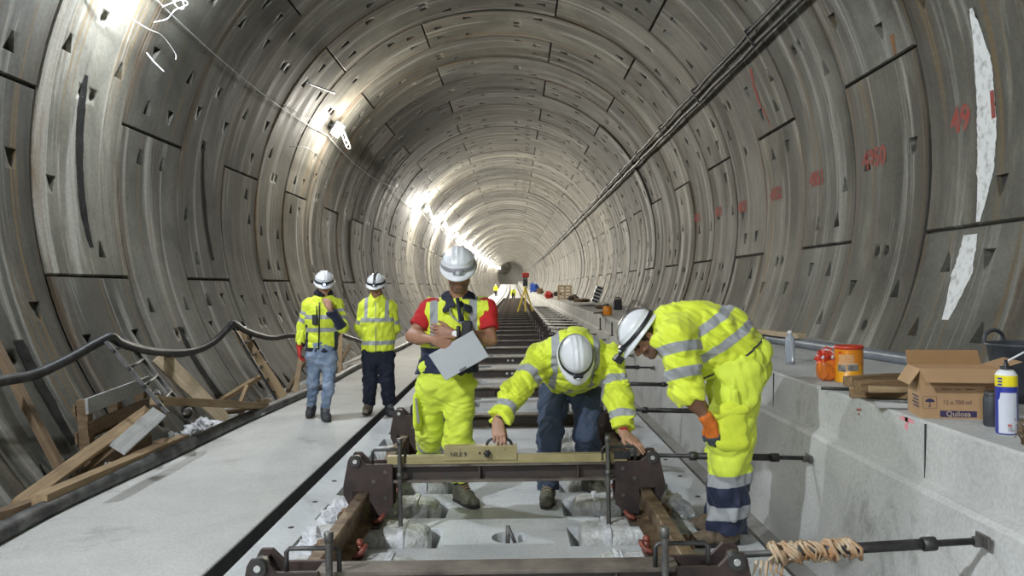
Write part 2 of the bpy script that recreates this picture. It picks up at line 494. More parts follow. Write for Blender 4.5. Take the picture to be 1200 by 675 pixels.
def text_mesh(txt, size, fn, bold=0.0):
    """lettering as a flat mesh; fn maps (x, y) of the text to a point of the place"""
    cu = bpy.data.curves.new('lettering', 'FONT')
    cu.body = txt; cu.size = size; cu.align_x = 'CENTER'; cu.align_y = 'CENTER'; cu.offset = bold; cu.resolution_u = 3
    ob = bpy.data.objects.new('lettering', cu); COL.objects.link(ob)
    dg = bpy.context.evaluated_depsgraph_get()
    me = bpy.data.meshes.new_from_object(ob.evaluated_get(dg))
    bpy.data.objects.remove(ob); bpy.data.curves.remove(cu)
    b = MB()
    b.add([fn(v.co.x, v.co.y) for v in me.vertices], [tuple(p.vertices) for p in me.polygons])
    bpy.data.meshes.remove(me)
    return b
ORD = 'first second third fourth fifth sixth seventh eighth ninth tenth eleventh twelfth thirteenth fourteenth fifteenth sixteenth seventeenth eighteenth nineteenth twentieth'.split()
# ================================================================== THE SETTING
def bend(y):
    return (-6e-5 * max(0, y - 130) ** 2, 7e-5 * max(0, y - 60) ** 2)
RING0, RINGL = 9.03, 1.6
def build_lining():
    V, FC, MI, SM, UV, TN, AC = [], [], [], [], [], [], []
    rnd = random.Random(3)
    y0 = None
    def vert(ang, y, r, ou, ov, tn):
        bx, bz = bend(y)
        V.append((TX + bx + r * math.cos(ang), y, TZ + bz + r * math.sin(ang)))
        UV.append((ang * TR + ou, y + ov)); TN.append(tn); AC.append(0.5 if y0 is None else (y - y0) / RINGL)
        return len(V) - 1
    def face(f, sm=True):
        FC.append(f); SM.append(sm)
    A0, A1 = math.radians(-52), math.radians(232)
    for k in range(-14, 146):
        y0 = RING0 + RINGL * k
        detail = -6 <= k <= 22
        par = k % 2
        start = math.radians(14 if par else -10)
        ov = rnd.uniform(0, 50); cg = rnd.choice((0.008, 0.010, 0.014, 0.028))
        for sgi in range(-1, 5):
            a0 = start + sgi * math.radians(60); a1 = a0 + math.radians(60)
            if a1 < A0 or a0 > A1:
                continue
            ou = rnd.uniform(0, 60); tn = rnd.uniform(0.15, 0.85)
            lip = rnd.uniform(-0.008, 0.016); tilt = rnd.uniform(-0.014, 0.014)
            r = TR + lip
            ga = 0.009 / TR
            if detail:
                na, ny = 22, 8
            else:
                na, ny = (10, 1) if k < 70 else (5, 1)
            ch = 0.014
            al = [a0 + ga, a0 + ga + ch / TR] + [a0 + (a1 - a0) * i / na for i in range(1, na)] + [a1 - ga - ch / TR, a1 - ga]
            yl = [y0 + cg, y0 + cg + ch] + [y0 + RINGL * j / ny for j in range(1, ny)] + [y0 + RINGL - 0.009 - ch, y0 + RINGL - 0.009]
            idx, idc = {}, {}
            nA, nY = len(al), len(yl)
            for i, a in enumerate(al):
                for j, y in enumerate(yl):
                    edge = i in (0, nA - 1) or j in (0, nY - 1)
                    if not edge:
                        idx[i, j] = vert(a, y, r + tilt * (y - y0 - 0.8), ou, ov, tn)
                    if i <= 1 or j <= 1 or i >= nA - 2 or j >= nY - 2:
                        idc[i, j] = vert(a, y, r + tilt * (y - y0 - 0.8) + (0.03 if edge else 0), ou, ov, tn)
            pk = {}
            if detail:
                for i in (4, 11, 18):
                    
                    for j in (2, ny - 1):
                        if rnd.random() < 0.66:
                            pk[i, j] = ('w', rnd.random() < 0.5)
                for i in (2, na - 1):
                    for j in (3, 6):
                        if rnd.random() < 0.7:
                            pk[i, j] = ('w', rnd.random() < 0.5)
                pk[13, 4] = ('h', 0)
                if rnd.random() < 0.7:
                    pk[13, 5] = ('h', 0)
                if rnd.random() < 0.5:
                    pk[9, 4] = ('h', 0)
            for i in range(nA - 1):
                for j in range(nY - 1):
                    if i in (0, nA - 2) or j in (0, nY - 2):
                        face((idc[i, j], idc[i, j + 1], idc[i + 1, j + 1], idc[i + 1, j]), False)
                        continue
                    q = (idx[i, j], idx[i, j + 1], idx[i + 1, j + 1], idx[i + 1, j])
                    p = pk.get((i, j))
                    if not p:
                        face(q, True)
                        continue
                    aa, ab, ya, yb = al[i], al[i + 1], yl[j], yl[j + 1]
                    def loc(s, t, dep):
                        return vert(aa + (ab - aa) * s, ya + (yb - ya) * t, r + tilt * (ya + (yb - ya) * t - y0 - 0.8) + dep, ou, ov, tn)
                    if p[0] == 'w':
                        # a bolt pocket: deep at its wide end, running out to nothing at the narrow end
                        fl = p[1]
                        S = (lambda s: 1 - s) if fl else (lambda s: s)
                        h = [(0.05, 0.08), (0.05, 0.92), (0.95, 0.58), (0.95, 0.42)]
                        hv = [loc(S(s), t, 0) for s, t in h]
                        dv = [loc(S(0.12), 0.16, 0.12), loc(S(0.12), 0.84, 0.12)]
                        fs = [(hv[0], hv[1], dv[1], dv[0]), (dv[0], dv[1], hv[2], hv[3]), (hv[0], dv[0], hv[3]), (hv[1], hv[2], dv[1])]
                        cor = [q[0], q[1], q[2], q[3]]
                        if fl:
                            cor = [q[3], q[2], q[1], q[0]]
                        c00, c01, c11, c10 = cor
                        sur = [(c00, c01, hv[1], hv[0]), (c01, c11, hv[2], hv[1]), (c11, c10, hv[3], hv[2]), (c10, c00, hv[0], hv[3])]
                        for f in sur:
                            face(f[::-1] if fl else f, True)
                        for f in fs:
                            face(f[::-1] if fl else f, False)
                    else:
                        n = 12
                        rr = 0.055
                        hv, dv = [], []
                        for m_ in range(n):
                            th = 2 * math.pi * m_ / n
                            s = 0.5 + rr * math.cos(th) / ((ab - aa) * TR); t = 0.5 + rr * math.sin(th) / (yb - ya)
                            hv.append(loc(s, t, 0)); dv.append(loc(s, t, 0.10))
                        for m_ in range(n):
                            m2 = (m_ + 1) % n
                            face((hv[m_], hv[m2], dv[m2], dv[m_])[::-1], False)
                        face(tuple(dv), False)
                        # corners sit at th = 225, 135, 45, 315 degrees in (s, t)
                        cs = [(q[3], 10.5), (q[2], 1.5), (q[1], 4.5), (q[0], 7.5)]
                        order = [(q[2], 0, 3), (q[1], 3, 6), (q[0], 6, 9), (q[3], 9, 12)]
                        for cv, s0, s1 in order:
                            for m_ in range(s0, s1):
                                face((cv, hv[m_ % n], hv[(m_ + 1) % n]), True)
                        face((q[2], q[1], hv[3])); face((q[1], q[0], hv[6])); face((q[0], q[3], hv[9])); face((q[3], q[2], hv[0]))
    MI = [0] * len(FC)
    y0 = None
    # grout behind the joints
    nb = 96
    ys = list(range(-14, 242, 8)) + [241.6]
    for i, y in enumerate(ys):
        for a in range(nb):
            vert(2 * math.pi * a / nb, y, TR + 0.055, 0, 0, 0.5)
    o = len(V) - nb * len(ys)
    for i in range(len(ys) - 1):
        for a in range(nb):
            face((o + i * nb + a, o + i * nb + (a + 1) % nb, o + (i + 1) * nb + (a + 1) % nb, o + (i + 1) * nb + a), True); MI.append(1)
    # the far bore, past the evenly spaced lamps, lit by added ones
    ys = [241.6] + [250 + 15 * i for i in range(14)]
    o = len(V)
    for y in ys:
        for a in range(48):
            vert(2 * math.pi * a / 48, y, TR + 0.02, 0, 0, 0.5)
    for i in range(len(ys) - 1):
        for a in range(48):
            face((o + i * 48 + a, o + i * 48 + (a + 1) % 48, o + (i + 1) * 48 + (a + 1) % 48, o + (i + 1) * 48 + a), True); MI.append(0)
    face(tuple(o + (len(ys) - 1) * 48 + a for a in range(48)), False); MI.append(0)
    # close the bore behind the camera
    b0 = len(V)
    for a in range(48):
        vert(2 * math.pi * a / 48, -14, TR + 0.1, 0, 0, 0.5)
    face(tuple(range(b0, b0 + 48)), False); MI.append(0)
    me = bpy.data.meshes.new('wall_lining')
    me.from_pydata(V, [], FC)
    me.materials.append(M['lining']); me.materials.append(M['joint'])
    me.polygons.foreach_set('use_smooth', SM)
    me.polygons.foreach_set('material_index', MI)
    ul = me.uv_layers.new(name='arc')
    li = np.empty(len(me.loops), 'i'); me.loops.foreach_get('vertex_index', li)
    ul.data.foreach_set('uv', np.array(UV, 'f')[li].ravel())
    t = me.attributes.new('tint', 'FLOAT', 'POINT'); t.data.foreach_set('value', np.array(TN, 'f'))
    t = me.attributes.new('across', 'FLOAT', 'POINT'); t.data.foreach_set('value', np.array(AC, 'f'))
    bm = bmesh.new(); bm.from_mesh(me); bmesh.ops.recalc_face_normals(bm, faces=bm.faces); bm.to_mesh(me); bm.free()
    me.update()
    ob = bpy.data.objects.new('wall_lining', me); COL.objects.link(ob)
    global LINING_BVH
    from mathutils.bvhtree import BVHTree
    LINING_BVH = BVHTree.FromPolygons([Vector(v) for v in V], FC)
    return tag(ob, 'grey precast concrete segment lining of the round tunnel', 'tunnel wall', kind='structure')
lining = build_lining()

# --- marks on the lining: spray-painted ring numbers, lime and rust streaks (they lie on the curved wall)
def on_lining(a, y, off):
    d = Vector((math.cos(a), 0, math.sin(a)))
    hit = LINING_BVH.ray_cast(Vector((TX, y, TZ)), d, 10)
    r = hit[3] if hit[0] is not None else TR
    return Vector((TX, y, TZ)) + d * ((r if r < TR + 0.032 else TR + 0.004) - off)
def on_right_wall(px, py):
    p = wall_pt(px, py)
    a = math.atan2(p.z - TZ, p.x - TX)
    return a, p.y
def wall_text(txt, px, py, size, mt, name, slant=0.0, bold=0.012):
    a0, y0 = on_right_wall(px, py)
    b = text_mesh(txt, size, lambda x, y: on_lining(a0 + (y + slant * x) / TR, y0 - x, 0.004), bold)
    return b.build(name, mt, lining, fix=False)
for txt, px, py, sz, mt in (('49', 1125, 141, 0.30, 'rust_paint'), ('1', 1163, 124, 0.30, 'rust_paint'), ('4950', 1025, 186, 0.27, 'rust_paint'), ('4951', 957, 210, 0.25, 'rust_paint'),
                    ('4952', 909, 228, 0.25, 'rust_paint'), ('4953', 870, 243, 0.25, 'rust_paint'), ('4954', 842, 249, 0.24, 'rust_paint'), ('4955', 817, 256, 0.24, 'rust_paint')):
    tag(wall_text(txt, px, py, sz, mt, 'ring_number'), 'red sprayed ring number')
def wall_streak(pts, ws, mt, name, seed=0, off=0.003):
    rn = random.Random(seed)
    cs = []
    for (px, py), w in zip(pts, ws):
        p = wall_pt(px, py)
        an = math.atan2(p.z - TZ, p.x - TX)
        cs.append((an + 2 * math.pi if an < -math.pi / 2 else an, p.y, w))
    b = MB(); vs = []
    n = 20; j1 = j2 = 0.0
    L = (len(cs) - 1) * n + 1
    for q in range(L):
        i = min(q // n, len(cs) - 2); t = (q - i * n) / n
        a = cs[i][0] * (1 - t) + cs[i + 1][0] * t; y = cs[i][1] * (1 - t) + cs[i + 1][1] * t
        w = cs[i][2] * (1 - t) + cs[i + 1][2] * t
        j1 = 0.6 * j1 + 0.4 * rn.uniform(-0.16, 0.16); j2 = 0.6 * j2 + 0.4 * rn.uniform(-0.16, 0.16)
        w1, w2 = w * (1 + j1), w * (1 + j2)
        vs += [on_lining(a, y - w1 / 2 + (w1 + w2) / 2 * k / 4, off) for k in range(5)]
    fs = [(5 * q + k, 5 * q + k + 1, 5 * q + k + 6, 5 * q + k + 5) for q in range(L - 1) for k in range(4)]
    b.add(vs, fs, 0, True)
    return b.build(name, mt, lining, fix=False)
tag(wall_streak([(1137, 10), (1150, 70), (1155, 140), (1154, 200), (1145, 262)], [0.04, 0.22, 0.26, 0.24, 0.05], 'lime', 'lime_streak', 1, 0.004), 'white lime streak run down from a hole')
wall_streak([(1138, 275), (1128, 320), (1108, 375)], [0.20, 0.30, 0.10], 'lime', 'lime_streak', 2)
wall_streak([(1046, 40), (1048, 52), (1050, 66)], [0.10, 0.07, 0.03], 'rust_streak', 'rust_streak', 3)
wall_streak([(101, 88), (95, 130), (93, 170), (94, 210), (98, 250), (107, 290)], [0.07, 0.15, 0.14, 0.13, 0.13, 0.08], 'dark_streak', 'wet_streak', 4)
wall_streak([(240, 165), (240, 240), (250, 305)], [0.05, 0.14, 0.12], 'dark_streak', 'wet_streak', 5)
wall_streak([(22, 398), (38, 430), (60, 470), (88, 520)], [0.14, 0.16, 0.14, 0.10], 'dark_streak', 'wet_streak', 6)
wall_streak([(210, 383), (222, 410), (240, 440), (262, 470)], [0.10, 0.16, 0.17, 0.2], 'dark_streak', 'wet_streak', 7)
wall_streak([(880, 80), (884, 100), (890, 120), (903, 146)], [0.12, 0.10, 0.08, 0.03], 'rust_paint', 'red_streak', 8)

# --- walkway, gutter, slab, channel, ledge
def strip(name, prof, mt, ys, label, cat, close=False):
    """a profile in x, z swept along the tunnel"""
    b = MB(); n = len(prof); vs = []
    for y in ys:
        bx, bz = bend(y)
        vs += [(x + bx, y, z + bz) for x, z in prof]
    fs = []
    for i in range(len(ys) - 1):
        for j in range(n if close else n - 1):
            j2 = (j + 1) % n
            fs.append((i * n + j, i * n + j2, (i + 1) * n + j2, (i + 1) * n + j))
    if close:
        fs += [tuple(range(n)), tuple(range((len(ys) - 1) * n, len(ys) * n))]
    b.add(vs, fs)
    return tag(b.build(name, mt), label, cat, kind='structure')
YS = [-13, 0, 4, 8, 12, 16, 20, 30, 40, 60] + list(range(75, 241, 15))
strip('floor_walkway', [(-4.4, -0.45), (-4.2, -0.004), (-1.706, -0.004), (-1.698, -0.010), (-1.697, -0.75)], 'walkway', YS, 'pale concrete walkway along the left side of the track', 'walkway', True)
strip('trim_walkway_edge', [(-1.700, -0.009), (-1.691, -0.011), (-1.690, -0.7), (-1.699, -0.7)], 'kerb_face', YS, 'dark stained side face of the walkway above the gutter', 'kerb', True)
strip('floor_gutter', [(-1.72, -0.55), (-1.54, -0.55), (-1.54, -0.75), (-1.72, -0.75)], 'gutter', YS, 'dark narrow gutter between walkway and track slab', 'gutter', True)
strip('floor_channel', [(1.35, -0.20), (1.50, -0.19), (1.66, -0.235), (1.78, -0.20), (1.8, -0.5), (1.35, -0.5)], 'channel', YS, 'dirty drain channel between track slab and ledge wall', 'channel', True)
ledge = strip('wall_ledge', [(1.745, -0.40), (1.77, 0.0), (1.825, 0.565), (1.845, 0.585), (1.893, 0.603), (1.897, 0.66), (1.905, LEDGE - 0.012), (1.917, LEDGE), (3.62, LEDGE), (3.7, 0.4), (3.0, -0.5), (1.8, -0.5)], 'ledge', YS, 'raised concrete ledge along the right side of the tunnel', 'ledge', True)
for i in range(7):
    yy = 3.65 + 2.14 * i
    b = MB(); b.bar((1.898, yy, 0.60), (1.903, yy, LEDGE - 0.01), 0.008, 0.01, (1, 0, 0))
    b.build('ledge_joint', 'joint', ledge)
# pink marks sprayed on the ledge
def ledge_mark(y, x0, kind):
    b = MB()
    if kind == 't':
        b.bar((x0, y - 0.07, LEDGE - 0.02), (x0, y + 0.07, LEDGE - 0.02), 0.004, 0.02, (0, 0, 1)); b.bar((x0, y, LEDGE - 0.12), (x0, y, LEDGE - 0.01), 0.03, 0.004, (1, 0, 0))
    else:
        for k in range(4):
            b.bar((x0, y - 0.03 + 0.02 * (k % 2), LEDGE - 0.05 - 0.025 * k), (x0, y + 0.03 - 0.02 * (k % 2), LEDGE - 0.06 - 0.025 * k), 0.012, 0.004, (1, 0, 0))
    return b.build('spray_mark', 'pink_paint' if kind == 't' else 'rust_paint', ledge)
ledge_mark(3.83, 1.9045, 't'); ledge_mark(4.36, 1.9035, 's')

ROW0, ROWP, ROWL = 4.58, 0.60, 0.375
PIN, POUT = 0.385, 1.262
SLW = 1.495
def build_slab():
    b = MB()
    def X(v): return XC + v
    rows = [ROW0 + ROWP * k for k in range(-8, 42)]
    xs = [-SLW, -POUT, -PIN, PIN, POUT, SLW]
    ys = [-13.0]
    for r in rows:
        ys += [r, r + ROWL]
    ys += [60.0]
    for i in range(len(ys) - 1):
        ya, yb = ys[i], ys[i + 1]
        pocket = (i % 2 == 1) and i < len(ys) - 1
        for j in range(5):
            xa, xb = X(xs[j]), X(xs[j + 1])
            if pocket and j in (1, 3):
                t = 0.035
                dz = -0.22
                inner_left = (j == 3)
                top = [(xa, ya, 0), (xb, ya, 0), (xb, yb, 0), (xa, yb, 0)]
                sl = 0.10
                bot = [(xa + (sl if inner_left else t), ya + 0.01, dz), (xb - (t if inner_left else sl), ya + 0.01, dz), (xb - (t if inner_left else sl), yb - 0.02, dz), (xa + (sl if inner_left else t), yb - 0.02, dz)]
                b.add(top + bot, [(4, 5, 6, 7), (0, 1, 5, 4), (1, 2, 6, 5), (2, 3, 7, 6), (3, 0, 4, 7)])
            elif j == 2 and ya < 4.79 < yb:
                # the grout hole in the middle of the slab
                c = (X(0.035), 4.765); r = 0.115; n = 24
                vs = [(xa, ya, 0), (xb, ya, 0), (xb, yb, 0), (xa, yb, 0)]
                vs += [(c[0] + r * math.cos(2 * math.pi * k / n), c[1] + r * math.sin(2 * math.pi * k / n), 0) for k in range(n)]
                vs += [(c[0] + r * math.cos(2 * math.pi * k / n), c[1] + r * math.sin(2 * math.pi * k / n), -0.09) for k in range(n)]
                fs = []
                q = n // 4
                for cv, s in ((2, 0), (3, q), (0, 2 * q), (1, 3 * q)):
                    for k in range(s, s + q):
                        fs.append((cv, 4 + k % n, 4 + (k + 1) % n))
                fs += [(2, 3, 4 + q), (3, 0, 4 + 2 * q), (0, 1, 4 + 3 * q), (1, 2, 4)]
                fs += [(4 + k, 4 + (k + 1) % n, 4 + n + (k + 1) % n, 4 + n + k) for k in range(n)]
                fs += [tuple(range(4 + n, 4 + 2 * n))]
                b.add(vs, fs)
            else:
                b.add([(xa, ya, 0), (xb, ya, 0), (xb, yb, 0), (xa, yb, 0)], [(0, 1, 2, 3)])
    yy = [60] + list(range(75, 241, 15))
    for a, c in zip(yy[:-1], yy[1:]):
        (ax, az), (cx, cz) = bend(a), bend(c)
        b.add([(X(-SLW) + ax, a, az), (X(SLW) + ax, a, az), (X(SLW) + cx, c, cz), (X(-SLW) + cx, c, cz)], [(0, 1, 2, 3)])
    for x in (-SLW, SLW):
        yy = [-13, 60] + list(range(75, 241, 15))
        for a, c in zip(yy[:-1], yy[1:]):
            (ax, az), (cx, cz) = bend(a), bend(c)
            b.add([(X(x) + ax, a, az), (X(x) + cx, c, cz), (X(x) + cx, c, cz - 0.75), (X(x) + ax, a, az - 0.75)], [(0, 1, 2, 3)])
    return tag(b.build('floor_slab', 'slab'), 'pale concrete track slab with rows of rectangular pockets', 'track slab', kind='structure')
slab = build_slab()
# small lifting sockets in the slab's outer strips, bent bar in the grout hole
for k in range(5):
    for s in (-1, 1):
        b = MB(); b.cyl((XC + s * 1.37, 4.42 + 0.6 * k, -0.01), (XC + s * 1.37, 4.42 + 0.6 * k, 0.002), 0.02, n=12)
        b.build('lifting_socket', 'joint', slab)
b = MB()
gp = Vector((XC + 0.02, 4.77, -0.09))
b.tube([gp + Vector((-0.005, 0, 0)), gp + Vector((0.0, -0.01, 0.16))], 0.014, 8)
b.tube([gp + Vector((-0.0, -0.01, 0.155)), gp + Vector((0.06, -0.03, 0.02))], 0.012, 8)
tag(b.build('bent_bar', 'screw_steel'), 'short bent steel bar standing in the round hole of the slab', 'steel bar')

# ================================================================== LIGHTS OF THE TUNNEL
LANG = math.radians(147.3)
def lamp(y, lit, label, power, cool):
    bx, bz = bend(y)
    base = ring_pt(LANG, y, 0.0) + Vector((bx, 0, bz))
    nrm = Vector((-math.cos(LANG), 0, -math.sin(LANG)))
    tan = Vector((-nrm.z, 0, nrm.x))
    t = thing('tunnel_lamp', label, 'lamp', base, 'lamps along the left upper wall')
    ax = Vector((0, 1, 0))
    R3 = Matrix((ax, tan, nrm)).transposed()
    b = MB(); b.box(base + nrm * 0.125, (0.36, 0.24, 0.05), 0, R3)
    for k in range(-3, 4):
        b.box(base + nrm * 0.095 + ax * 0.05 * k, (0.008, 0.20, 0.03), 0, R3)
    b.build('housing', 'grey_plastic', t, 0.006)
    b = MB(); b.box(base + nrm * 0.18, (0.38, 0.28, 0.08), 0, R3)
    b.build('diffuser', ('glow_cool' if cool else 'glow') if lit else 'dead_lens', t, 0.004)
    b = MB()
    for s in (-1, 1):
        b.bar(base + ax * 0.19 * s, base + ax * 0.19 * s + nrm * 0.14, 0.03, 0.008, ax)
    b.bar(base - ax * 0.19 + nrm * 0.006, base + ax * 0.19 + nrm * 0.006, 0.03, 0.01, nrm)
    b.build('bracket', 'grey_plastic', t)
    if y < 60:
        rn = random.Random(int(y * 10))
        for q in range(3):
            s0 = base + nrm * 0.1 - tan * -0.12 + ax * (0.05 * q)
            dn = Vector((0.25, 0, -1)).normalized()
            pts = bez([s0, s0 + nrm * 0.12 + dn * 0.14, s0 + nrm * (0.10 + 0.03 * q) + dn * (0.30 + 0.06 * q) + ax * 0.05, s0 + nrm * 0.05 + dn * (0.36 + 0.06 * q), s0 + nrm * 0.02 + dn * 0.16 - ax * 0.06, s0 - nrm * 0.05], 6)
            b = MB(); b.tube(pts, 0.006, 6); b.build('cable_loop', 'wire', t)
    if lit:
        ld = bpy.data.lights.new('tunnel_lamp_light', 'POINT')
        ld.energy = power; ld.shadow_soft_size = 0.12
        ld.color = (0.86, 0.93, 1.0) if cool else (1.0, 0.95, 0.84)
        lo = bpy.data.objects.new('lamp_light', ld); COL.objects.link(lo)
        lo.location = nrm * 0.27
        lo.parent = t
    return t
n_l = 0
for k in range(-2, 44):
    y = 16.75 + 8.5 * (k - 1) if k < 29 else 246 + 13 * (k - 28)  # the deepest lamps are added, only to brighten the far end of the bore
    if k < 1:
        lab = ['cool white lamp high on the left wall, behind the camera', 'cool white lamp high on the left wall, beside the camera', 'cool white lamp high on the left wall above the dark wet streak'][k + 2]
        lamp(y, True, lab, LAMP_BACK if k < 0 else LAMP_NEAR, True)
    elif k == 2:
        lamp(y, False, 'unlit lamp on the left upper wall beyond the first glowing one', 0, False)
    else:
        n_l += 1
        lab = 'bright glowing lamp on the left upper wall, %s lit one counted from the near end' % ORD[n_l - 1] if n_l <= 8 else 'small far lamp in the row of bright dots, which added lamps extend to the tunnel end'
        lamp(y, True, lab, LAMP_MID if k < 3 else LAMP_POWER if k < 10 else LAMP_FAR if k < 29 else LAMP_END_FILL, False)

# cables: a pair on the right upper wall, a thin festoon along the lamps
pA = wall_pt(914, 0, 0.10)
aR = math.atan2(pA.z - TZ, pA.x - TX)
for da, nm in ((0.0, 'black cable along the right upper wall, upper one of the pair'), (-0.042, 'black cable along the right upper wall, lower one of the pair')):
    pts = []
    for y in [-4 + 0.8 * i for i in range(60)] + list(range(44, 230, 6)):
        bx, bz = bend(y)
        sag = 0.012 * math.sin(y * 2.6)
        p = ring_pt(aR + da + sag / TR, y, 0.12)
        pts.append(p + Vector((bx, 0, bz)))
    b = MB(); b.tube(pts, 0.029 if da == 0 else 0.036, 8)
    o = tag(b.build('power_cable', 'cable'), nm, 'cable')
    if da:
        for i in range(28):
            y = 1.0 + 3.2 * i
            b = MB(); b.bar(ring_pt(aR + 0.012, y, 0.0), ring_pt(aR + 0.012, y, 0.15), 0.03, 0.012, (0, 1, 0)); b.bar(ring_pt(aR + 0.014, y, 0.15), ring_pt(aR - 0.055, y, 0.155), 0.02, 0.012, (0, 1, 0))
            b.build('cable_hook', 'cable', o)
pts = []
for i in range(0, 27 * 8):
    y = -0.2 + 8.5 * i / 8
    bx, bz = bend(y)
    s = (i % 8) / 8
    pts.append(ring_pt(LANG + 0.05 + 0.035 * 4 * s * (1 - s) , y, 0.05) + Vector((bx, 0, bz)))
b = MB(); b.tube(pts, 0.008, 6)
tag(b.build('festoon_cable', 'wire'), 'thin pale cable strung from lamp to lamp on the left wall', 'cable')
def wall_wire(pts, off, r, label, mt='wire'):
    ps = bez([wall_pt(px, py, o_) for (px, py), o_ in zip(pts, off)], 8)
    b = MB(); b.tube(ps, r, 6)
    return tag(b.build('loose_wire', mt), label, 'wire')
wall_wire([(108, -2), (140, 14), (172, 33), (190, 42), (205, 62), (206, 70)], [0.03, 0.10, 0.13, 0.06, 0.12, 0.16], 0.006, 'pale loose wire hanging along the upper left wall edge')
wall_wire([(172, 62), (180, 72), (192, 84)], [0.10, 0.2, 0.3], 0.009, 'short white wire end sticking out near the upper left')
wall_wire([(190, 8), (212, 0), (220, 5), (205, 12), (196, 22), (180, 26)], [0.06, 0.14, 0.2, 0.22, 0.12, 0.05], 0.007, 'pale curled wire at the top edge of the left wall')
wall_wire([(300, 108), (335, 124), (365, 140), (376, 142)], [0.03, 0.06, 0.06, 0.1], 0.008, 'dark wire running to the bright lamp from the left', 'cable')
wall_wire([(340, 172), (352, 172), (364, 176), (384, 196), (398, 202)], [0.03, 0.1, 0.14, 0.12, 0.1], 0.007, 'dark drooping wire below the bright lamp', 'cable')
wall_wire([(360, 97), (392, 109)], [0.16, 0.16], 0.018, 'thin pale rod sticking out above the bright lamp')
# ================================================================== TRACK
RZ = 0.27                                   # rail top
GX = 0.868                                  # rail centre from the track centre
def rail_profile():
    h = [(-0.036, RZ - 0.006), (-0.028, RZ), (0.028, RZ), (0.036, RZ - 0.006), (0.036, RZ - 0.038), (0.010, RZ - 0.052), (0.009, 0.128), (0.075, 0.108), (0.075, 0.098),
         (-0.075, 0.098), (-0.075, 0.108), (-0.009, 0.128), (-0.010, RZ - 0.052), (-0.036, RZ - 0.038)]
    return h
for s, nm in ((-1, 'long rusty rail under the frames on the left side of the track'), (1, 'long rusty rail under the frames on the right side of the track')):
    b = MB(); vs = []
    ys = [2.55, 5, 10, 20, 40, 60] + list(range(75, 241, 15))
    pr = rail_profile(); n = len(pr)
    for y in ys:
        bx, bz = bend(y)
        vs += [(XC + s * GX + x + bx, y, z + bz) for x, z in pr]
    fs = [(i * n + j, i * n + (j + 1) % n, (i + 1) * n + (j + 1) % n, (i + 1) * n + j) for i in range(len(ys) - 1) for j in range(n)]
    fs += [tuple(range(n)), tuple(range((len(ys) - 1) * n, len(ys) * n))]
    b.add(vs, fs)
    tag(b.build('rail', 'rail_rust'), nm, 'rail', 'two running rails')

# --- sleeper blocks wrapped in plastic film, one in every pocket
def wrapped(c, size, seed, n=4.5):
    """a soft, creased parcel"""
    rn = random.Random(seed)
    ph = [rn.uniform(0, 6.28) for _ in range(8)]
    nu, nv = 44, 22
    vs, fs = [], []
    for i in range(nv + 1):
        t = -math.pi / 2 + math.pi * i / nv
        for k in range(nu):
            a = 2 * math.pi * k / nu
            def sp(x, e): return math.copysign(abs(x) ** e, x)
            ct, st = sp(math.cos(t), 2 / n), sp(math.sin(t), 2 / n)
            x, y, z = ct * sp(math.cos(a), 2 / n), ct * sp(math.sin(a), 2 / n), st
            f = 1 + 0.022 * math.sin(9 * x + 4 * z + ph[0]) + 0.02 * math.sin(7 * y * 2 + 5 * x + ph[1]) + 0.018 * math.sin(17 * x - 8 * z + ph[2])
            vs.append((c[0] + x * size[0] / 2 * (1 + 0.02 * math.sin(11 * y + ph[3])), c[1] + y * size[1] / 2 * f, c[2] + z * size[2] / 2 * f))
    for i in range(nv):
        for k in range(nu):
            fs.append((i * nu + k, i * nu + (k + 1) % nu, (i + 1) * nu + (k + 1) % nu, (i + 1) * nu + k))
    return vs, fs
def block(row, s):
    y = ROW0 + ROWP * row + 0.20
    cx = XC + s * 0.815
    side = 'left' if s < 0 else 'right'
    lab = 'plastic-wrapped sleeper block under the %s rail, %s' % (side, 'cut off by the front frame' if row == -1 else
          'in the pocket just behind the front frame' if row == 0 else 'right under the frame with the level' if row == 1 else '%s row from the near end' % ORD[row + 1])
    t = thing('sleeper_block', lab, 'sleeper block', (cx, y, -0.12), 'sleeper blocks in the slab pockets')
    rn = random.Random(row * 7 + s)
    b = MB(); v, f = wrapped((cx, y, -0.028), (0.72, 0.29, 0.215), row * 31 + s)
    b.add(v, f, 0, True); b.build('wrapping', 'film', t, fix=False)
    b = MB(); tx = cx - s * 0.20
    b.add(*wrapped((tx, y, -0.028), (0.05, 0.302, 0.228), row * 17 + s, 7), 0, True)
    b.build('tape', 'film_white', t, fix=False)
    rx = XC + s * GX
    b = MB(); b.box((rx, y, 0.088), (0.24, 0.17, 0.02)); b.build('base_plate', 'web_steel', t, 0.004)
    for q in (-1, 1):
        c = MB()
        px = rx + q * 0.105
        c.tube(bez([(px - q * 0.02, y - 0.06, 0.118), (px + q * 0.02, y - 0.05, 0.135), (px + q * 0.03, y, 0.15), (px + q * 0.02, y + 0.05, 0.135), (px - q * 0.02, y + 0.06, 0.118)], 4), 0.013, 8)
        c.cyl((px, y, 0.095), (px, y, 0.165), 0.02, 0.017, 10)
        c.sphere((px, y, 0.168), 0.022, 10)
        c.build('clip', 'clip_red' if q == -s else 'rust_clip', t)
for row in range(-1, 12):
    for s in (-1, 1):
        block(row, s)
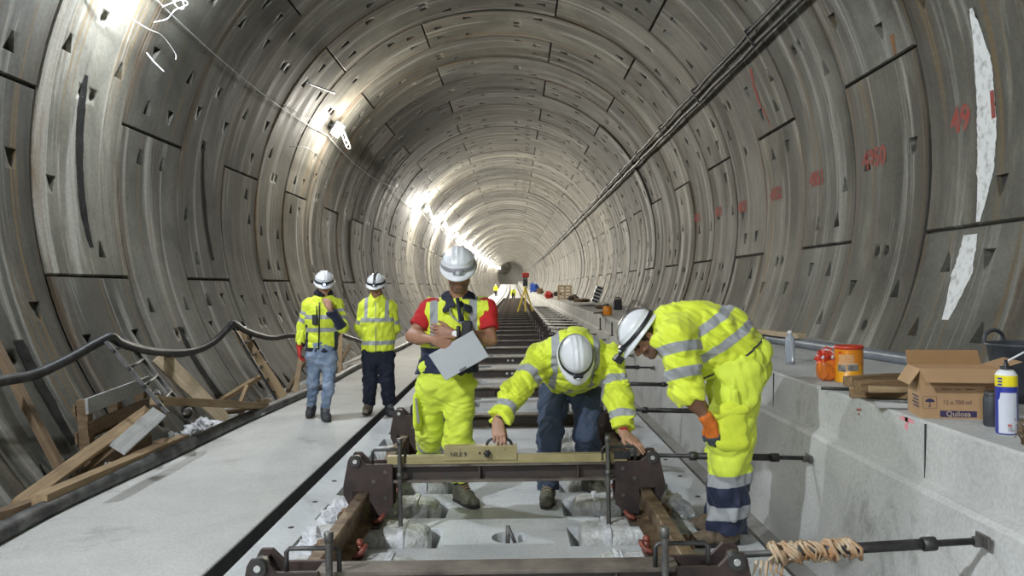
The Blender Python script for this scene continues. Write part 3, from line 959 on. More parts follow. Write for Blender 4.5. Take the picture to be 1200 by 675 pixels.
# crumpled film lying between the block ends and the slab
def crumple(c, size, seed, mt, name, label, cat, parent=None):
    rn = random.Random(seed)
    b = MB()
    bm = bmesh.new(); bmesh.ops.create_icosphere(bm, subdivisions=4, radius=1.0)
    for v in bm.verts:
        n = v.co.copy()
        f = 1 + 0.22 * math.sin(5 * n.x + 3 * n.y + seed) + 0.18 * math.sin(9 * n.y - 6 * n.z + seed * 2) + 0.12 * math.sin(17 * n.x + 13 * n.z + seed) + rn.uniform(-0.06, 0.06)
        v.co = Vector((c[0] + n.x * size[0] / 2 * f, c[1] + n.y * size[1] / 2 * f, c[2] + max(n.z, -0.7) * size[2] / 2 * f))
    bm.verts.index_update()
    b.add([v.co[:] for v in bm.verts], [tuple(v.index for v in f.verts) for f in bm.faces])
    bm.free()
    o = b.build(name, mt, parent)
    return tag(o, label, cat) if parent is None else o
for i, (s, y, lab) in enumerate(((-1, 4.50, 'white crumpled film heap outside the left rail near the front frame'), (-1, 5.12, 'white crumpled film heap outside the left rail before the frame with the level'), (1, 5.15, 'white crumpled film heap beside the right rail behind the steel plate'))):
    crumple((XC + s * 1.06, y, 0.05), (0.24, 0.26, 0.17), 3 + i * 5, 'film_white', 'crumpled_film', lab, 'plastic film')
tubeb = MB(); ps = [Vector((XC + 1.09 + 0.10 * math.cos(a), 5.02 + 0.05 * a, 0.03 + 0.09 * max(0, math.sin(a)))) for a in [0.2 * i for i in range(15)]]
tubeb.tube(ps, 0.03, 10); tag(center_mesh(tubeb.build('white_tube', 'film_white')), 'bent white plastic tube beside the right rail near the boots', 'tube')

# --- gauge frames that carry the rails
FR0, FRP = 3.03, 1.80
def gauge_frame(y, lab, detail=2, bolts=False):
    bx, bz = bend(y)
    cx = XC + bx
    t = thing('gauge_frame', lab, 'track frame', (cx, y, 0.0 + bz), 'steel frames across the track')
    X = lambda lx: cx + lx
    zb, zt = 0.335 + bz, 0.45 + bz
    b = MB()
    hw = 0.69
    b.box((cx, y, zt - 0.009), (2 * hw, 0.12, 0.018), 0); b.box((cx, y, zb + 0.008), (2 * hw, 0.12, 0.016), 0)
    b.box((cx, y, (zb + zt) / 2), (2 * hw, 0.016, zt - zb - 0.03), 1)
    if detail:
        for lx in (-0.15, 0.45) if detail > 1 else ():
            b.box((X(lx), y, (zb + zt) / 2), (0.014, 0.10, zt - zb - 0.03), 1)
    bo = b.build('beam', ['beam_steel', 'web_steel'], t, 0.003 if detail > 1 else 0)
    if bolts:
        for lx in (0.005, 0.075):
            k = MB(); k.cyl((X(lx) - 0.04, y - 0.02, zt - 0.058), (X(lx) - 0.04, y - 0.006, zt - 0.058), 0.018, n=6)
            k.cyl((X(lx) - 0.04, y - 0.03, zt - 0.058), (X(lx) - 0.04, y - 0.006, zt - 0.058), 0.009, n=8)
            k.build('bolt', 'zinc', bo)
    for s in (-1, 1):
        poly = [(0.675, 0.19), (0.675, 0.455), (0.835, 0.455), (0.855, 0.475), (0.885, 0.505), (0.93, 0.505), (0.945, 0.48), (0.975, 0.33), (0.975, 0.27), (0.93, 0.18), (0.917, 0.175), (0.917, 0.29), (0.819, 0.29), (0.819, 0.135), (0.745, 0.135)]
        p = MB(); p.prism([(s * a, c + bz) for a, c in poly], (cx, y - 0.072, 0), (1, 0, 0), (0, 0, 1), (0, 0.02, 0))
        if detail:
            p.prism([(s * a, c + bz) for a, c in poly], (cx, y + 0.052, 0), (1, 0, 0), (0, 0, 1), (0, 0.02, 0))
            p.box((X(s * 0.75), y, 0.30 + bz), (0.02, 0.11, 0.20)); p.box((X(s * 0.90), y, 0.47 + bz), (0.02, 0.11, 0.03))
        po = p.build('end_plate', 'frame_steel', t, 0.003 if detail > 1 else 0)
        if detail:
            k = MB(); k.cyl((X(s * 0.90), y - 0.086, 0.475 + bz), (X(s * 0.90), y - 0.03, 0.475 + bz), 0.033, n=20); k.cyl((X(s * 0.90), y - 0.091, 0.475 + bz), (X(s * 0.90), y - 0.02, 0.475 + bz), 0.013, n=12, mi=1)
            k.build('hinge_roller', ['rod_steel', 'zinc'], po)
            k = MB()
            for lx, lz in ((0.72, 0.41), (0.72, 0.25), (0.79, 0.35)):
                k.cyl((X(s * lx), y - 0.078, lz + bz), (X(s * lx), y - 0.07, lz + bz), 0.012, n=8)
            k.build('rivet', 'screw_steel', po)
        sp = MB(); sx = X(s * 0.628)
        if detail > 1:
            pts = []; rs = []
            zz = 0.035
            while zz < 0.58:
                pts += [(sx, y - 0.095, zz + bz), (sx, y - 0.095, zz + 0.006 + bz)]; rs += [0.0125, 0.0145]; zz += 0.012
            sp.tube(pts, rs, 10)
        else:
            sp.cyl((sx, y - 0.095, 0.035 + bz), (sx, y - 0.095, 0.58 + bz), 0.0135, n=8)
        sp.cyl((sx, y - 0.095, 0.575 + bz), (sx, y - 0.095, 0.615 + bz), 0.018, n=6)
        sp.cyl((sx, y - 0.095, 0.375 + bz), (sx, y - 0.095, 0.41 + bz), 0.021, n=6)
        sp.cyl((sx, y - 0.095, 0.025 + bz), (sx, y - 0.095, 0.04 + bz), 0.035, n=12)
        sp.build('jack_screw', 'screw_steel', t)
        if detail:
            h = MB(); z0 = 0.45 + bz; a, c = 0.60, 0.80
            yy = y - 0.05
            h.tube([(X(s * a), yy, z0), (X(s * a), yy, z0 + 0.075), (X(s * (a + 0.012)), yy, z0 + 0.088), (X(s * (c - 0.012)), yy, z0 + 0.088), (X(s * c), yy, z0 + 0.075), (X(s * c), yy, z0)], 0.0095, 8)
            h.build('handle', 'rod_steel', t)
    return t
FRLAB = ['brown steel track frame at the bottom edge of the photo', 'steel track frame with the tan level lying on it']
for k in range(0, 40):
    y = FR0 + FRP * k if k else FR0
    if k == 1: y = 4.83
    lab = FRLAB[k] if k < 2 else '%s steel track frame counted from the near end' % ORD[k].capitalize() if k < 14 else 'dark far steel frame among the close rows down the track'
    gauge_frame(y, lab, 2 if k < 4 else 1 if k < 12 else 0, k in (2, 3, 4, 5))
# --- push rods from the frames' right ends to the ledge wall
def push_rod(y, lab, k):
    bx, bz = bend(y)
    x0, x1 = XC + 0.90 + bx, 1.806 + bx
    z0, z1 = 0.472 + bz, (0.515 if k == 0 else 0.44) + bz
    at_ = lambda f: Vector((x0 + (x1 - x0) * f, y, z0 + (z1 - z0) * f))
    t = thing('push_rod', lab, 'rod', at_(0), 'push rods between the frames and the ledge')
    b = MB(); b.cyl(at_(0.0), at_(0.985), 0.013, n=10); b.build('rod', 'rod_steel', t)
    b = MB(); b.cyl(at_(0.26), at_(0.80), 0.021, n=12); b.cyl(at_(0.245), at_(0.29), 0.027, n=10); b.cyl(at_(0.75), at_(0.80), 0.027, n=10)
    b.build('sleeve', 'rod_steel', t)
    b = MB()
    b.box((x1 - 0.012, y, z1), (0.012, 0.085, 0.05)); b.box((x1 - 0.032, y, z1 - 0.004), (0.035, 0.03, 0.036))
    b.build('foot_plate', 'screw_steel', t, 0.003)
    return t
for k in range(0, 22):
    y = FR0 + FRP * k
    if k == 1: y = 4.83
    lab = 'dark push rod with a frayed rag near the bottom right corner' if k == 0 else 'dark push rod passing behind the legs of the bending man' if k == 1 else '%s dark push rod on the right, counted from the near end' % ORD[k] if k < 10 else 'thin far push rod beside the track'
    push_rod(y, lab, k)
rn = random.Random(4)
b = MB()
for i in range(46):
    f = 0.13 + 0.30 * rn.random()
    x = XC + 0.90 + (1.806 - XC - 0.90) * f; z = 0.472 + 0.043 * f; a0 = rn.uniform(0, 6.28)
    r = rn.uniform(0.026, 0.042)
    pts = [Vector((x + rn.uniform(-0.02, 0.02) + 0.012 * q, FR0 + r * math.cos(a0 + q * 0.9), z + r * math.sin(a0 + q * 0.9))) for q in range(7)]
    b.tube(pts, rn.uniform(0.004, 0.009), 5)
for i in range(6):
    x = XC + 1.00 + 0.02 * i
    b.tube([(x, FR0, 0.45), (x - 0.01, FR0 - 0.01, 0.42 - 0.012 * (i % 3)), (x - 0.025 + 0.01 * i, FR0 - 0.02, 0.395 - 0.01 * (i % 2))], [0.008, 0.006, 0.002], 5)
tag(center_mesh(b.build('frayed_rag', 'rag', fix=False)), 'frayed beige rag wound around the nearest push rod', 'rag')

# --- thin vertical rods standing on the ledge step
for i, (px, py1, py2) in enumerate(((714, 384, 410), (703, 388, 402), (690, 392, 402))):
    d = (13.0, 14.5, 16.5)[i]
    a = P(px, py2, d); c = P(px, py1, d)
    x = 1.79
    b = MB(); b.cyl((x, d, 0.59), (x, d, 0.59 + max(0.25, (c - a).length)), 0.016, n=8); b.cyl((x, d, 0.585), (x, d, 0.60), 0.04, n=8)
    tag(b.build('rod_stub', 'rod_steel'), '%s short upright steel stub on the ledge step behind the kneeling man' % ('nearest', 'middle', 'farthest')[i], 'steel stub')

# --- the tan track level lying on the second frame
LY = 4.80
lv = thing('track_level', 'long tan track level with a box and black handle on the steel frame', 'level', (XC, LY, 0.45))
b = MB(); b.box((XC + 0.02, LY, 0.4745), (1.46, 0.055, 0.047)); b.box((XC + 0.02, LY, 0.453), (1.46, 0.075, 0.006)); b.build('bar', 'tan_paint', lv, 0.003)
bxL, bxR = P(521, 530, LY).x, P(606, 530, LY).x
bm_ = MB(); bm_.box(((bxL + bxR) / 2, LY - 0.002, 0.512), (bxR - bxL, 0.068, 0.088)); box_o = bm_.build('level_box', 'tan_paint', lv, 0.004)
kx = P(571, 529, LY).x
k = MB(); k.lathe([(0, 0.030), (0.014, 0.030), (0.017, 0.024), (0.017, 0.006), (0.008, 0.0), (0.008, -0.01), (0, -0.01)], (kx, LY - 0.036, 0.513), (0, -1, 0), 16)
for q in range(6):
    a = q * math.pi / 3
    k.box((kx + 0.017 * math.cos(a), LY - 0.050, 0.513 + 0.017 * math.sin(a)), (0.009, 0.02, 0.009))
k.build('knob', 'black_plastic', box_o)
hx0, hx1 = P(570, 518, LY).x, P(600, 518, LY).x
k = MB(); k.tube(bez([(hx0, LY, 0.550), (hx0 + 0.012, LY, 0.577), (hx0 + 0.04, LY, 0.592), (hx1 - 0.04, LY, 0.592), (hx1 - 0.012, LY, 0.577), (hx1, LY, 0.550)], 5), 0.0085, 10)
k.build('level_handle', 'black_plastic', box_o)
tx_ = P(538, 531, LY).x
tb = text_mesh('NILE 9', 0.036, lambda x, y: Vector((tx_ + x, LY - 0.0375, 0.506 + y)), 0.0008); tb.build('lettering', 'black_plastic', box_o, fix=False)
k = MB(); k.cyl((tx_ + 0.01, LY - 0.0365, 0.536), (tx_ + 0.01, LY - 0.0385, 0.536), 0.004, n=8); k.cyl((kx - 0.045, LY - 0.036, 0.512), (kx - 0.045, LY - 0.044, 0.517), 0.006, n=8); k.cyl((kx + 0.11, LY - 0.0365, 0.535), (kx + 0.11, LY - 0.0385, 0.535), 0.004, n=8)
k.build('screw', 'black_plastic', box_o)
b = MB(); ax_ = XC + 0.02 + 0.70
b.box((ax_, LY - 0.004, 0.487), (0.10, 0.06, 0.045)); b.cyl((ax_ + 0.02, LY - 0.04, 0.49), (ax_ + 0.02, LY - 0.032, 0.49), 0.017, n=14); b.build('end_block', 'black_plastic', lv, 0.003)

# --- far down the track: surveying instrument on a yellow tripod
TD = 34.5
tp = floor_pt(613, 376, 0.0)
tp = Vector((P(613, 376, TD).x, TD, 0.35))
t = thing('survey_tripod', 'yellow survey tripod with a dark instrument standing far on the track', 'tripod', tp)
hub = tp + Vector((0.12, 0, 1.12))
for a in (0.5, 2.6, 4.7):
    b = MB(); b.bar(hub, tp + Vector((0.10 + 0.40 * math.cos(a), 0.40 * math.sin(a), 0.03)), 0.06, 0.045); b.build('leg', 'yellow_paint', t)
b = MB(); b.cyl(hub - Vector((0, 0, 0.04)), hub + Vector((0, 0, 0.04)), 0.09, n=14); b.build('head', 'yellow_paint', t)
b = MB(); b.box(hub + Vector((0, 0, 0.22)), (0.20, 0.18, 0.32)); b.cyl(hub + Vector((0, -0.16, 0.24)), hub + Vector((0, 0.16, 0.24)), 0.06, n=14); b.box(hub + Vector((0, 0, 0.42)), (0.22, 0.05, 0.05)); b.build('instrument', 'black_plastic', t, 0.01)
b = MB(); b.box(hub + Vector((0.02, 0.0, 0.55)), (0.30, 0.18, 0.20)); b.build('cover', 'red_stuff', t, 0.03)

# ================================================================== LEFT SIDE: pipe, hoses, ladders, timber
pts = [floor_pt(-120, 690, 0.04)] + [floor_pt(px, py, 0.04) for px, py in ((0, 625), (60, 594), (130, 562), (200, 531), (270, 498), (330, 472), (380, 450), (415, 431), (455, 414), (480, 402))]
pts += [Vector((pts[-1].x - 0.05, y, 0.04)) for y in (26, 34, 60)]
b = MB(); b.tube(bez(pts, 5), 0.065, 14)
pipe = tag(b.build('drain_pipe', 'pipe_dust'), 'long dusty black pipe lying along the left edge of the walkway', 'pipe')
for (px, py) in ((300, 484), (172, 543)):
    c = floor_pt(px, py, 0.04); b = MB(); c2 = floor_pt(px + 10, py - 5, 0.04); b.cyl(c, c + (c2 - c).normalized() * 0.2, 0.074, n=16); b.build('pipe_coupling', 'pipe_dust', pipe)

def hose(pts, offs, r, label, mt='hose', name='hanging_hose', cat='hose'):
    ps = bez([wall_pt(px, py, o) for (px, py), o in zip(pts, offs)], 8)
    b = MB(); b.tube(ps, r, 10)
    return tag(b.build(name, mt), label, cat)
hose([(-60, 462), (0, 447), (40, 439), (80, 421), (110, 404), (130, 395), (140, 401), (160, 408), (190, 413), (225, 412), (250, 401), (268, 384), (274, 379), (285, 386), (300, 392), (320, 396), (342, 393), (365, 396), (390, 390), (410, 396), (430, 401), (455, 396)],
     [0.22, 0.25, 0.28, 0.36, 0.44, 0.52, 0.48, 0.4, 0.33, 0.33, 0.4, 0.5, 0.54, 0.46, 0.4, 0.36, 0.4, 0.4, 0.45, 0.4, 0.35, 0.4], 0.042, 'thick black hose sagging along the left wall over the ladders')
hose([(128, 398), (150, 405), (172, 410), (200, 417), (225, 414), (248, 403), (270, 386)], [0.50, 0.44, 0.38, 0.30, 0.3, 0.38, 0.48], 0.018, 'thin black hose running beneath the thick one between the ladders', 'cable')

def board(a, c, w, h, mt, label, name='timber_board', up=(0, 0, 1), w2=None, h2=None, cat='board'):
    b = MB()
    a, c = Vector(a), Vector(c)
    # modelled along its own x so that the grain runs along the board
    L = (c - a).length
    n = 8
    rn = random.Random(int(L * 1000))
    vs = []
    for i in range(n + 1):
        f = i / n
        ww = w * (1 - f) + (w2 or w) * f; hh = h * (1 - f) + (h2 or h) * f
        jy, jz = rn.uniform(-0.002, 0.002), rn.uniform(-0.002, 0.002)
        vs += [(L * f, -ww / 2 + jy, -hh / 2 + jz), (L * f, ww / 2 + jy, -hh / 2 + jz), (L * f, ww / 2 + jy, hh / 2 + jz), (L * f, -ww / 2 + jy, hh / 2 + jz)]
    fs = [(3, 2, 1, 0), (4 * n, 4 * n + 1, 4 * n + 2, 4 * n + 3)]
    for i in range(n):
        for q in range(4):
            fs.append((4 * i + q, 4 * i + (q + 1) % 4, 4 * i + 4 + (q + 1) % 4, 4 * i + 4 + q))
    b.add(vs, fs)
    o = b.build(name, mt, bevel=0.003)
    s, u = frame_axes(c - a, up)
    R3 = Matrix(((c - a).normalized(), s, u)).transposed()
    o.matrix_world = Matrix.Translation(a) @ R3.to_4x4()
    return tag(o, label, cat)
W = wall_pt
def FL(px, py, z=0.02): return floor_pt(px, py, z)
def nrm_at(p): return Vector((TX - p.x, 0, TZ - p.z)).normalized()
board(W(72, 552, 0.05), W(-14, 388, 0.05), 0.075, 0.06, 'wood_dark', 'brown plank leaning against the wall at the far left edge', up=(1, 0, 0.5))
board(FL(46, 588, 0.10), FL(216, 515, 0.08), 0.11, 0.10, 'wood', 'long light board lying on the floor beside the black pipe')
board(FL(20, 592, 0.06), W(172, 482, 0.42), 0.09, 0.07, 'wood', 'rough splintered beam propped from the floor up to the broken pallet', up=(0.5, -1, 0.5))
board(FL(84, 566, 0.06), W(192, 478, 0.52), 0.045, 0.06, 'wood_dark', 'thin dark batten lying beside the rough splintered beam', up=(0.6, 0, 1))
board(FL(-30, 612, 0.05), FL(40, 590, 0.06), 0.10, 0.06, 'wood_dark', 'brown timber stub at the left edge of the floor by the pipe')
board(FL(135, 540, 0.02), FL(196, 516, 0.02), 0.12, 0.045, 'wood_dark', 'short brown board on the floor behind the long light board')
board(W(186, 417, 0.22), FL(264, 493, 0.06), 0.19, 0.06, 'wood_pale', 'wide pale plank leaning steeply beside the steel ladder', up=(0.6, -1, 0.4), w2=0.13)
board(W(180, 469, 0.62), W(312, 476, 0.40), 0.07, 0.08, 'wood', 'horizontal brown beam behind the wide pale plank')
board(FL(232, 486, 0.06), W(306, 441, 0.30), 0.07, 0.06, 'wood', 'slanted brown batten rising to the second ladder')
board(FL(260, 484, 0.14), FL(318, 476, 0.06), 0.06, 0.05, 'wood_dark', 'brown batten lying low in front of the second ladder')
board(FL(278, 480, 0.04), W(290, 452, 0.28), 0.045, 0.04, 'wood', 'short batten crossing behind the low brown batten')
board(W(138, 526, 0.66), W(186, 484, 0.72), 0.13, 0.035, 'wood_grey', 'wide grey dusty board tilted in front of the broken pallet', up=(0.5, -1, 0.4))
board(W(278, 386, 0.30), FL(331, 466, 0.03), 0.15, 0.05, 'wood', 'light brown board lying on the second ladder', up=(0.6, -1, 0.4))
board(FL(346, 462, 0.03), W(352, 420, 0.30), 0.07, 0.07, 'wood', 'brown batten leaning on the wall behind the left walking man')
board(FL(337, 458, 0.03), W(356, 425, 0.35), 0.05, 0.06, 'wood_dark', 'dark batten leaning beside the red gloved hand')
board(FL(397, 438, 0.03), W(399, 388, 0.45), 0.09, 0.06, 'wood', 'upright light batten standing between the two walking men')
board(FL(391, 440, 0.03), W(410, 405, 0.4), 0.06, 0.06, 'wood_dark', 'slanted brown batten between the two walking men')
board(FL(402, 436, 0.03), W(388, 402, 0.4), 0.05, 0.05, 'wood', 'crossed thin batten between the two walking men')
# broken pallet leaning on the wall
TL, TRp, BL = W(96, 473, 0.30), W(166, 447, 0.34), FL(150, 528, 0.05)
u_ = (TRp - TL); Lx = u_.length; u_.normalize()
v_ = (BL - TL); v_ = v_ - u_ * v_.dot(u_); Ly = v_.length; v_.normalize()
w_ = u_.cross(v_); w_ = w_ if w_.x > 0 else -w_
pal = thing('pallet', 'broken wooden pallet leaning on the left wall under the hose', 'pallet', (TL + u_ * Lx / 2 + v_ * Ly))
for i, (f, mt) in enumerate(((0.03, 'wood_grey'), (0.36, 'wood_dark'), (0.68, 'wood'), (0.97, 'wood_dark'))):
    b = MB(); a = TL + v_ * Ly * f + w_ * 0.06; b.bar(a - u_ * (0.04 + 0.03 * i), a + u_ * (Lx + 0.03 - 0.05 * (i % 2)), 0.11 if i else 0.13, 0.025, w_); b.build('slat', mt, pal, 0.002)
for f in (0.03, 0.5, 0.97):
    b = MB(); a = TL + u_ * Lx * f; b.bar(a - v_ * 0.03, a + v_ * (Ly + 0.03), 0.08, 0.09, w_); b.build('stringer', 'wood_dark', pal, 0.002)
for f in (0.1, 0.5, 0.9):
    b = MB(); a = TL + v_ * Ly * f - w_ * 0.06; b.bar(a - u_ * 0.02, a + u_ * (Lx + 0.02), 0.10, 0.022, w_); b.build('slat', 'wood_dark', pal, 0.002)
# steel ladders
def ladder(a0, a1, side, n, label, r=0.022):
    a0, a1, side = Vector(a0), Vector(a1), Vector(side)
    t = thing('steel_ladder', label, 'ladder', a1, 'steel ladders on the left')
    for q in (0, 1):
        b = MB(); b.bar(a0 + side * q, a1 + side * q, 0.036, 0.024, side); b.build('side_rail', 'rod_steel', t, 0.003)
    for k in range(n):
        p = a0 + (a1 - a0) * ((k + 0.5) / n)
        b = MB(); b.cyl(p - side * 0.05, p + side * 1.05, 0.016, n=8); b.build('rung', 'rod_steel', t)
    return t
l0, l1 = W(124, 400, 0.52), W(196, 484, 0.66)
ladder(l0, l1, (W(143, 393, 0.30) - l0), 4, 'dark steel ladder leaning on the left wall beside the pallet')
l0, l1 = W(271, 380, 0.52), FL(324, 468, 0.03)
ladder(l0, l1, (W(283, 376, 0.34) - l0), 6, 'dark steel ladder farther along the wall with a board lying on it')
# round pipe ends sticking out near the steel ladder
for px, py, lab in ((181, 467, 'round steel pipe end beside the first ladder'), (220, 486, 'dark round pipe end below the wide pale plank')):
    p = W(px, py, 0.62); b = MB(); n = 18
    b.lathe([(0.040, 0.0), (0.052, 0.0), (0.052, 0.5), (0.040, 0.5), (0.040, 0.0)], p, Vector((-0.45, 1, -0.05)), n); tag(center_mesh(b.build('steel_pipe', 'rod_steel')), lab, 'pipe')
crumple(FL(240, 500, 0.06), (0.34, 0.30, 0.15), 2, 'film_white', 'crumpled_film', 'crumpled white plastic sheet at the foot of the pale plank', 'plastic film')
b = MB(); c = FL(283, 485, 0.03)
for q in range(3):
    b.tube([c + Vector(((0.26 - 0.02 * q) * math.cos(a), (0.30 - 0.02 * q) * math.sin(a), 0.025 * q)) for a in [2 * math.pi * i / 28 for i in range(28)]], 0.016, 7, closed=True)
tag(b.build('hose_coil', 'wire'), 'pale coiled hose on the floor behind the black pipe', 'hose coil')
for i in range(7):
    px, py = ((200, 510), (222, 506), (60, 585), (160, 520), (215, 500), (310, 470), (120, 545))[i]
    q = FL(px, py, 0.03)
    crumple(q, (0.12 + 0.02 * (i % 3), 0.14, 0.06), i + 20, ('wood_grey', 'film_white', 'wood_dark')[i % 3], 'rubble_scrap',
            ('grey rubble scrap beside the foot of the wide grey board', 'white rubble scrap left of the crumpled sheet', 'brown rubble scrap by the floor end of the long light board', 'grey rubble scrap under the broken pallet', 'white rubble scrap below the pipe end', 'brown rubble scrap at the foot of the second ladder', 'grey rubble scrap under the rough splintered beam')[i], 'scrap')

# ================================================================== RIGHT LEDGE: tins, box, can, timber
def LG(px, py, z=LEDGE): return floor_pt(px, py, z)
# conduit pipe at the back of the ledge
c0, c1 = LG(893, 396, LEDGE + 0.045), LG(1063, 421, LEDGE + 0.045)
d_ = (c0 - c1).normalized()
b = MB(); b.tube([c1 - d_ * 3.2, c1, c0, c0 + d_ * 1.6], 0.048, 14)
tag(b.build('conduit_pipe', 'conduit'), 'grey conduit pipe lying at the back of the right ledge', 'pipe')
# clear bottle
p = LG(926, 427)
t = thing('plastic_bottle', 'clear plastic bottle with dark dregs standing on the ledge behind the bending man', 'bottle', p)
b = MB(); b.lathe([(0, 0.0), (0.034, 0.0), (0.037, 0.01), (0.037, 0.19), (0.034, 0.215), (0.016, 0.245), (0.014, 0.265), (0, 0.265)], p, n=20); b.build('body', 'bottle', t)
b = MB(); b.lathe([(0, 0.002), (0.0345, 0.002), (0.0345, 0.028), (0, 0.028)], p, n=20); b.build('dregs', 'dregs', t)
b = MB(); b.lathe([(0.0165, 0.25), (0.0165, 0.272), (0, 0.272)], p, n=16); b.build('cap', 'white_plastic', t)
# orange tin
p = LG(995, 447)
t = thing('paint_tin', 'orange tin with a red rim and pale printed label on the ledge', 'tin', p)
rT, hT = 0.088, 0.238
b = MB(); b.lathe([(0, 0.0), (rT, 0.0), (rT + 0.003, 0.004), (rT, 0.008), (rT, hT - 0.02)], p, n=40); b.lathe([(rT - 0.004, hT - 0.01), (0, hT - 0.012)], p, n=40)
body = b.build('tin_body', 'yellow_tin', t)
b = MB(); b.lathe([(rT, hT - 0.024), (rT + 0.004, hT - 0.02), (rT + 0.004, hT - 0.002), (rT, hT), (rT - 0.006, hT - 0.008)], p, n=40); b.build('rim', 'red_tin', t)
face_a = math.atan2(-p.y, -p.x)
def on_tin(a, z, off=0.001): return p + Vector(((rT + off) * math.cos(face_a + a), (rT + off) * math.sin(face_a + a), z))
def tin_patch(a0, a1, z0, z1, mt, name, off=0.0012):
    n = 14; b = MB(); vs = []
    for i in range(n + 1):
        a = a0 + (a1 - a0) * i / n
        vs += [on_tin(a, z0, off), on_tin(a, z1, off)]
    b.add(vs, [(2 * i, 2 * i + 2, 2 * i + 3, 2 * i + 1) for i in range(n)], 0, True)
    return b.build(name, mt, body, fix=False)
tin_patch(-1.5, 1.5, 0.11, 0.212, 'orange_tin', 'label_band', 0.0008)
for k in range(5):
    tin_patch(-0.75, 0.42 - 0.08 * (k % 2), 0.176 - 0.0105 * k, 0.181 - 0.0105 * k, 'tin_label', 'text_line')
tin_patch(-0.85, 0.62, 0.118, 0.128, 'tin_label', 'label_stripe')
tin_patch(-0.85, -0.18, 0.072, 0.114, 'tin_grey', 'label_picture'); tin_patch(-0.10, 0.70, 0.078, 0.118, 'tin_grey', 'label_picture')
b = MB(); b.add([on_tin(-0.85, 0.185, 0.002), on_tin(-0.45, 0.185, 0.002), on_tin(-0.6, 0.208, 0.002)], [(0, 1, 2)]); b.build('emblem', 'red_tin', body, fix=False)
# bag of orange stuff beside the tin
p = LG(968, 446)
t = thing('plastic_bag', 'clear plastic bag with orange contents beside the orange tin', 'bag', p)
b = MB(); b.add(*wrapped((p.x, p.y, p.z + 0.075), (0.115, 0.12, 0.15), 5, 3.2), 0, True); b.build('contents', 'orange_liquid', t, fix=False)
crumple((p.x, p.y, p.z + 0.15), (0.10, 0.10, 0.12), 31, 'red_tin', 'upper_bag', None, None, t)
b = MB()
for a in range(5):
    b.tube(bez([p + Vector((0.05 * math.cos(a * 1.3), 0.05 * math.sin(a * 1.3), 0.15)), p + Vector((0.045 * math.cos(a * 1.3 + 0.5), 0.045 * math.sin(a * 1.3 + 0.5), 0.185)), p + Vector((0.01, 0, 0.205))], 4), 0.010, 6)
b.build('bag_neck', 'film_white', t)
# thin rod by the tin
q0, q1 = LG(962, 455, LEDGE + 0.012), LG(1000, 456, LEDGE + 0.012)
b = MB(); b.cyl(q0, q1, 0.010, n=8); tag(b.build('short_rod', 'rod_steel'), 'short thin grey rod lying in front of the orange tin', 'rod')
# splintered timber offcuts
offs = [((993, 447), (1072, 440), 0.075, 0.06, 0.035, 'wood_bark', 'splintered brown offcut lying topmost at the back beside the box'),
        ((996, 458), (1076, 462), 0.085, 0.065, 0.035, 'wood_bark', 'splintered brown offcut lying lowest in front of the box'),
        ((1004, 452), (1074, 450), 0.075, 0.06, 0.090, 'wood_bark', 'thick brown offcut lying on top of the timber heap'),
        ((1018, 456), (1078, 457), 0.05, 0.035, 0.085, 'wood', 'thin light offcut across the front of the timber heap'),
        ((1026, 474), (1080, 476), 0.055, 0.03, 0.018, 'wood_grey', 'grey flat stick lying in front of the timber heap')]
for (a, c, w, h, dz, mt, lab) in offs:
    board(LG(a[0], a[1], LEDGE + dz), LG(c[0], c[1], LEDGE + dz), w, h, mt, lab, 'timber_offcut', w2=w * 0.8, h2=h * 0.7, cat='offcut')
# cardboard box
fl, fr = LG(1079, 490), LG(1171, 492)
e1 = (fr - fl); bw = e1.length; e1.normalize()
e2 = Vector((-e1.y, e1.x, 0)); e2 = e2 if e2.y > 0 else -e2
bd, bh = 0.23, 0.235
E3 = Vector((0, 0, 1))
def BX(a, bb, c): return fl + e1 * a + e2 * bb + E3 * c
t = thing('cardboard_box', 'open brown cardboard box with a dark printed strip on the right ledge', 'box', BX(bw / 2, bd / 2, 0))
th = 0.004
b = MB()
for (a, c) in (((0, 0), (bw, 0)), ((bw, 0), (bw, bd)), ((bw, bd), (0, bd)), ((0, bd), (0, 0))):
    pa, pc = BX(a[0], a[1], 0), BX(c[0], c[1], 0)
    dn = (pc - pa).normalized(); inn = Vector((-dn.y, dn.x, 0)) * th
    b.add([pa, pc, pc + E3 * bh, pa + E3 * bh, pa + inn, pc + inn, pc + inn + E3 * bh, pa + inn + E3 * bh], [(0, 1, 2, 3), (7, 6, 5, 4), (3, 2, 6, 7), (0, 4, 5, 1)])
b.add([BX(0, 0, th), BX(bw, 0, th), BX(bw, bd, th), BX(0, bd, th)], [(0, 1, 2, 3)])
bxo = b.build('box_body', 'cardboard', t)
def flap(p0, p1, out, name, mt='cardboard'):
    b = MB(); n = Vector(out).cross((p1 - p0)).normalized() * th
    q0, q1 = p0 + Vector(out) + (p1 - p0) * 0.01, p1 + Vector(out) - (p1 - p0) * 0.01
    b.add([p0, p1, q1, q0, p0 + n, p1 + n, q1 + n, q0 + n], [(0, 1, 2, 3), (7, 6, 5, 4), (0, 4, 5, 1), (1, 5, 6, 2), (2, 6, 7, 3), (3, 7, 4, 0)])
    return b.build(name, mt, t)
flap(BX(0, 0, bh), BX(bw, 0, bh), -e2 * 0.075 - E3 * 0.055 * 0.4 + E3 * -0.035, 'front_flap')
flap(BX(0, bd, bh), BX(bw, bd, bh), e2 * 0.04 + E3 * 0.07, 'back_flap', 'cardboard_in')
flap(BX(0, 0, bh), BX(0, bd, bh), -e1 * 0.05 - E3 * 0.075, 'side_flap')
flap(BX(bw, 0, bh), BX(bw, bd, bh), e1 * 0.10 + E3 * 0.035, 'side_flap')
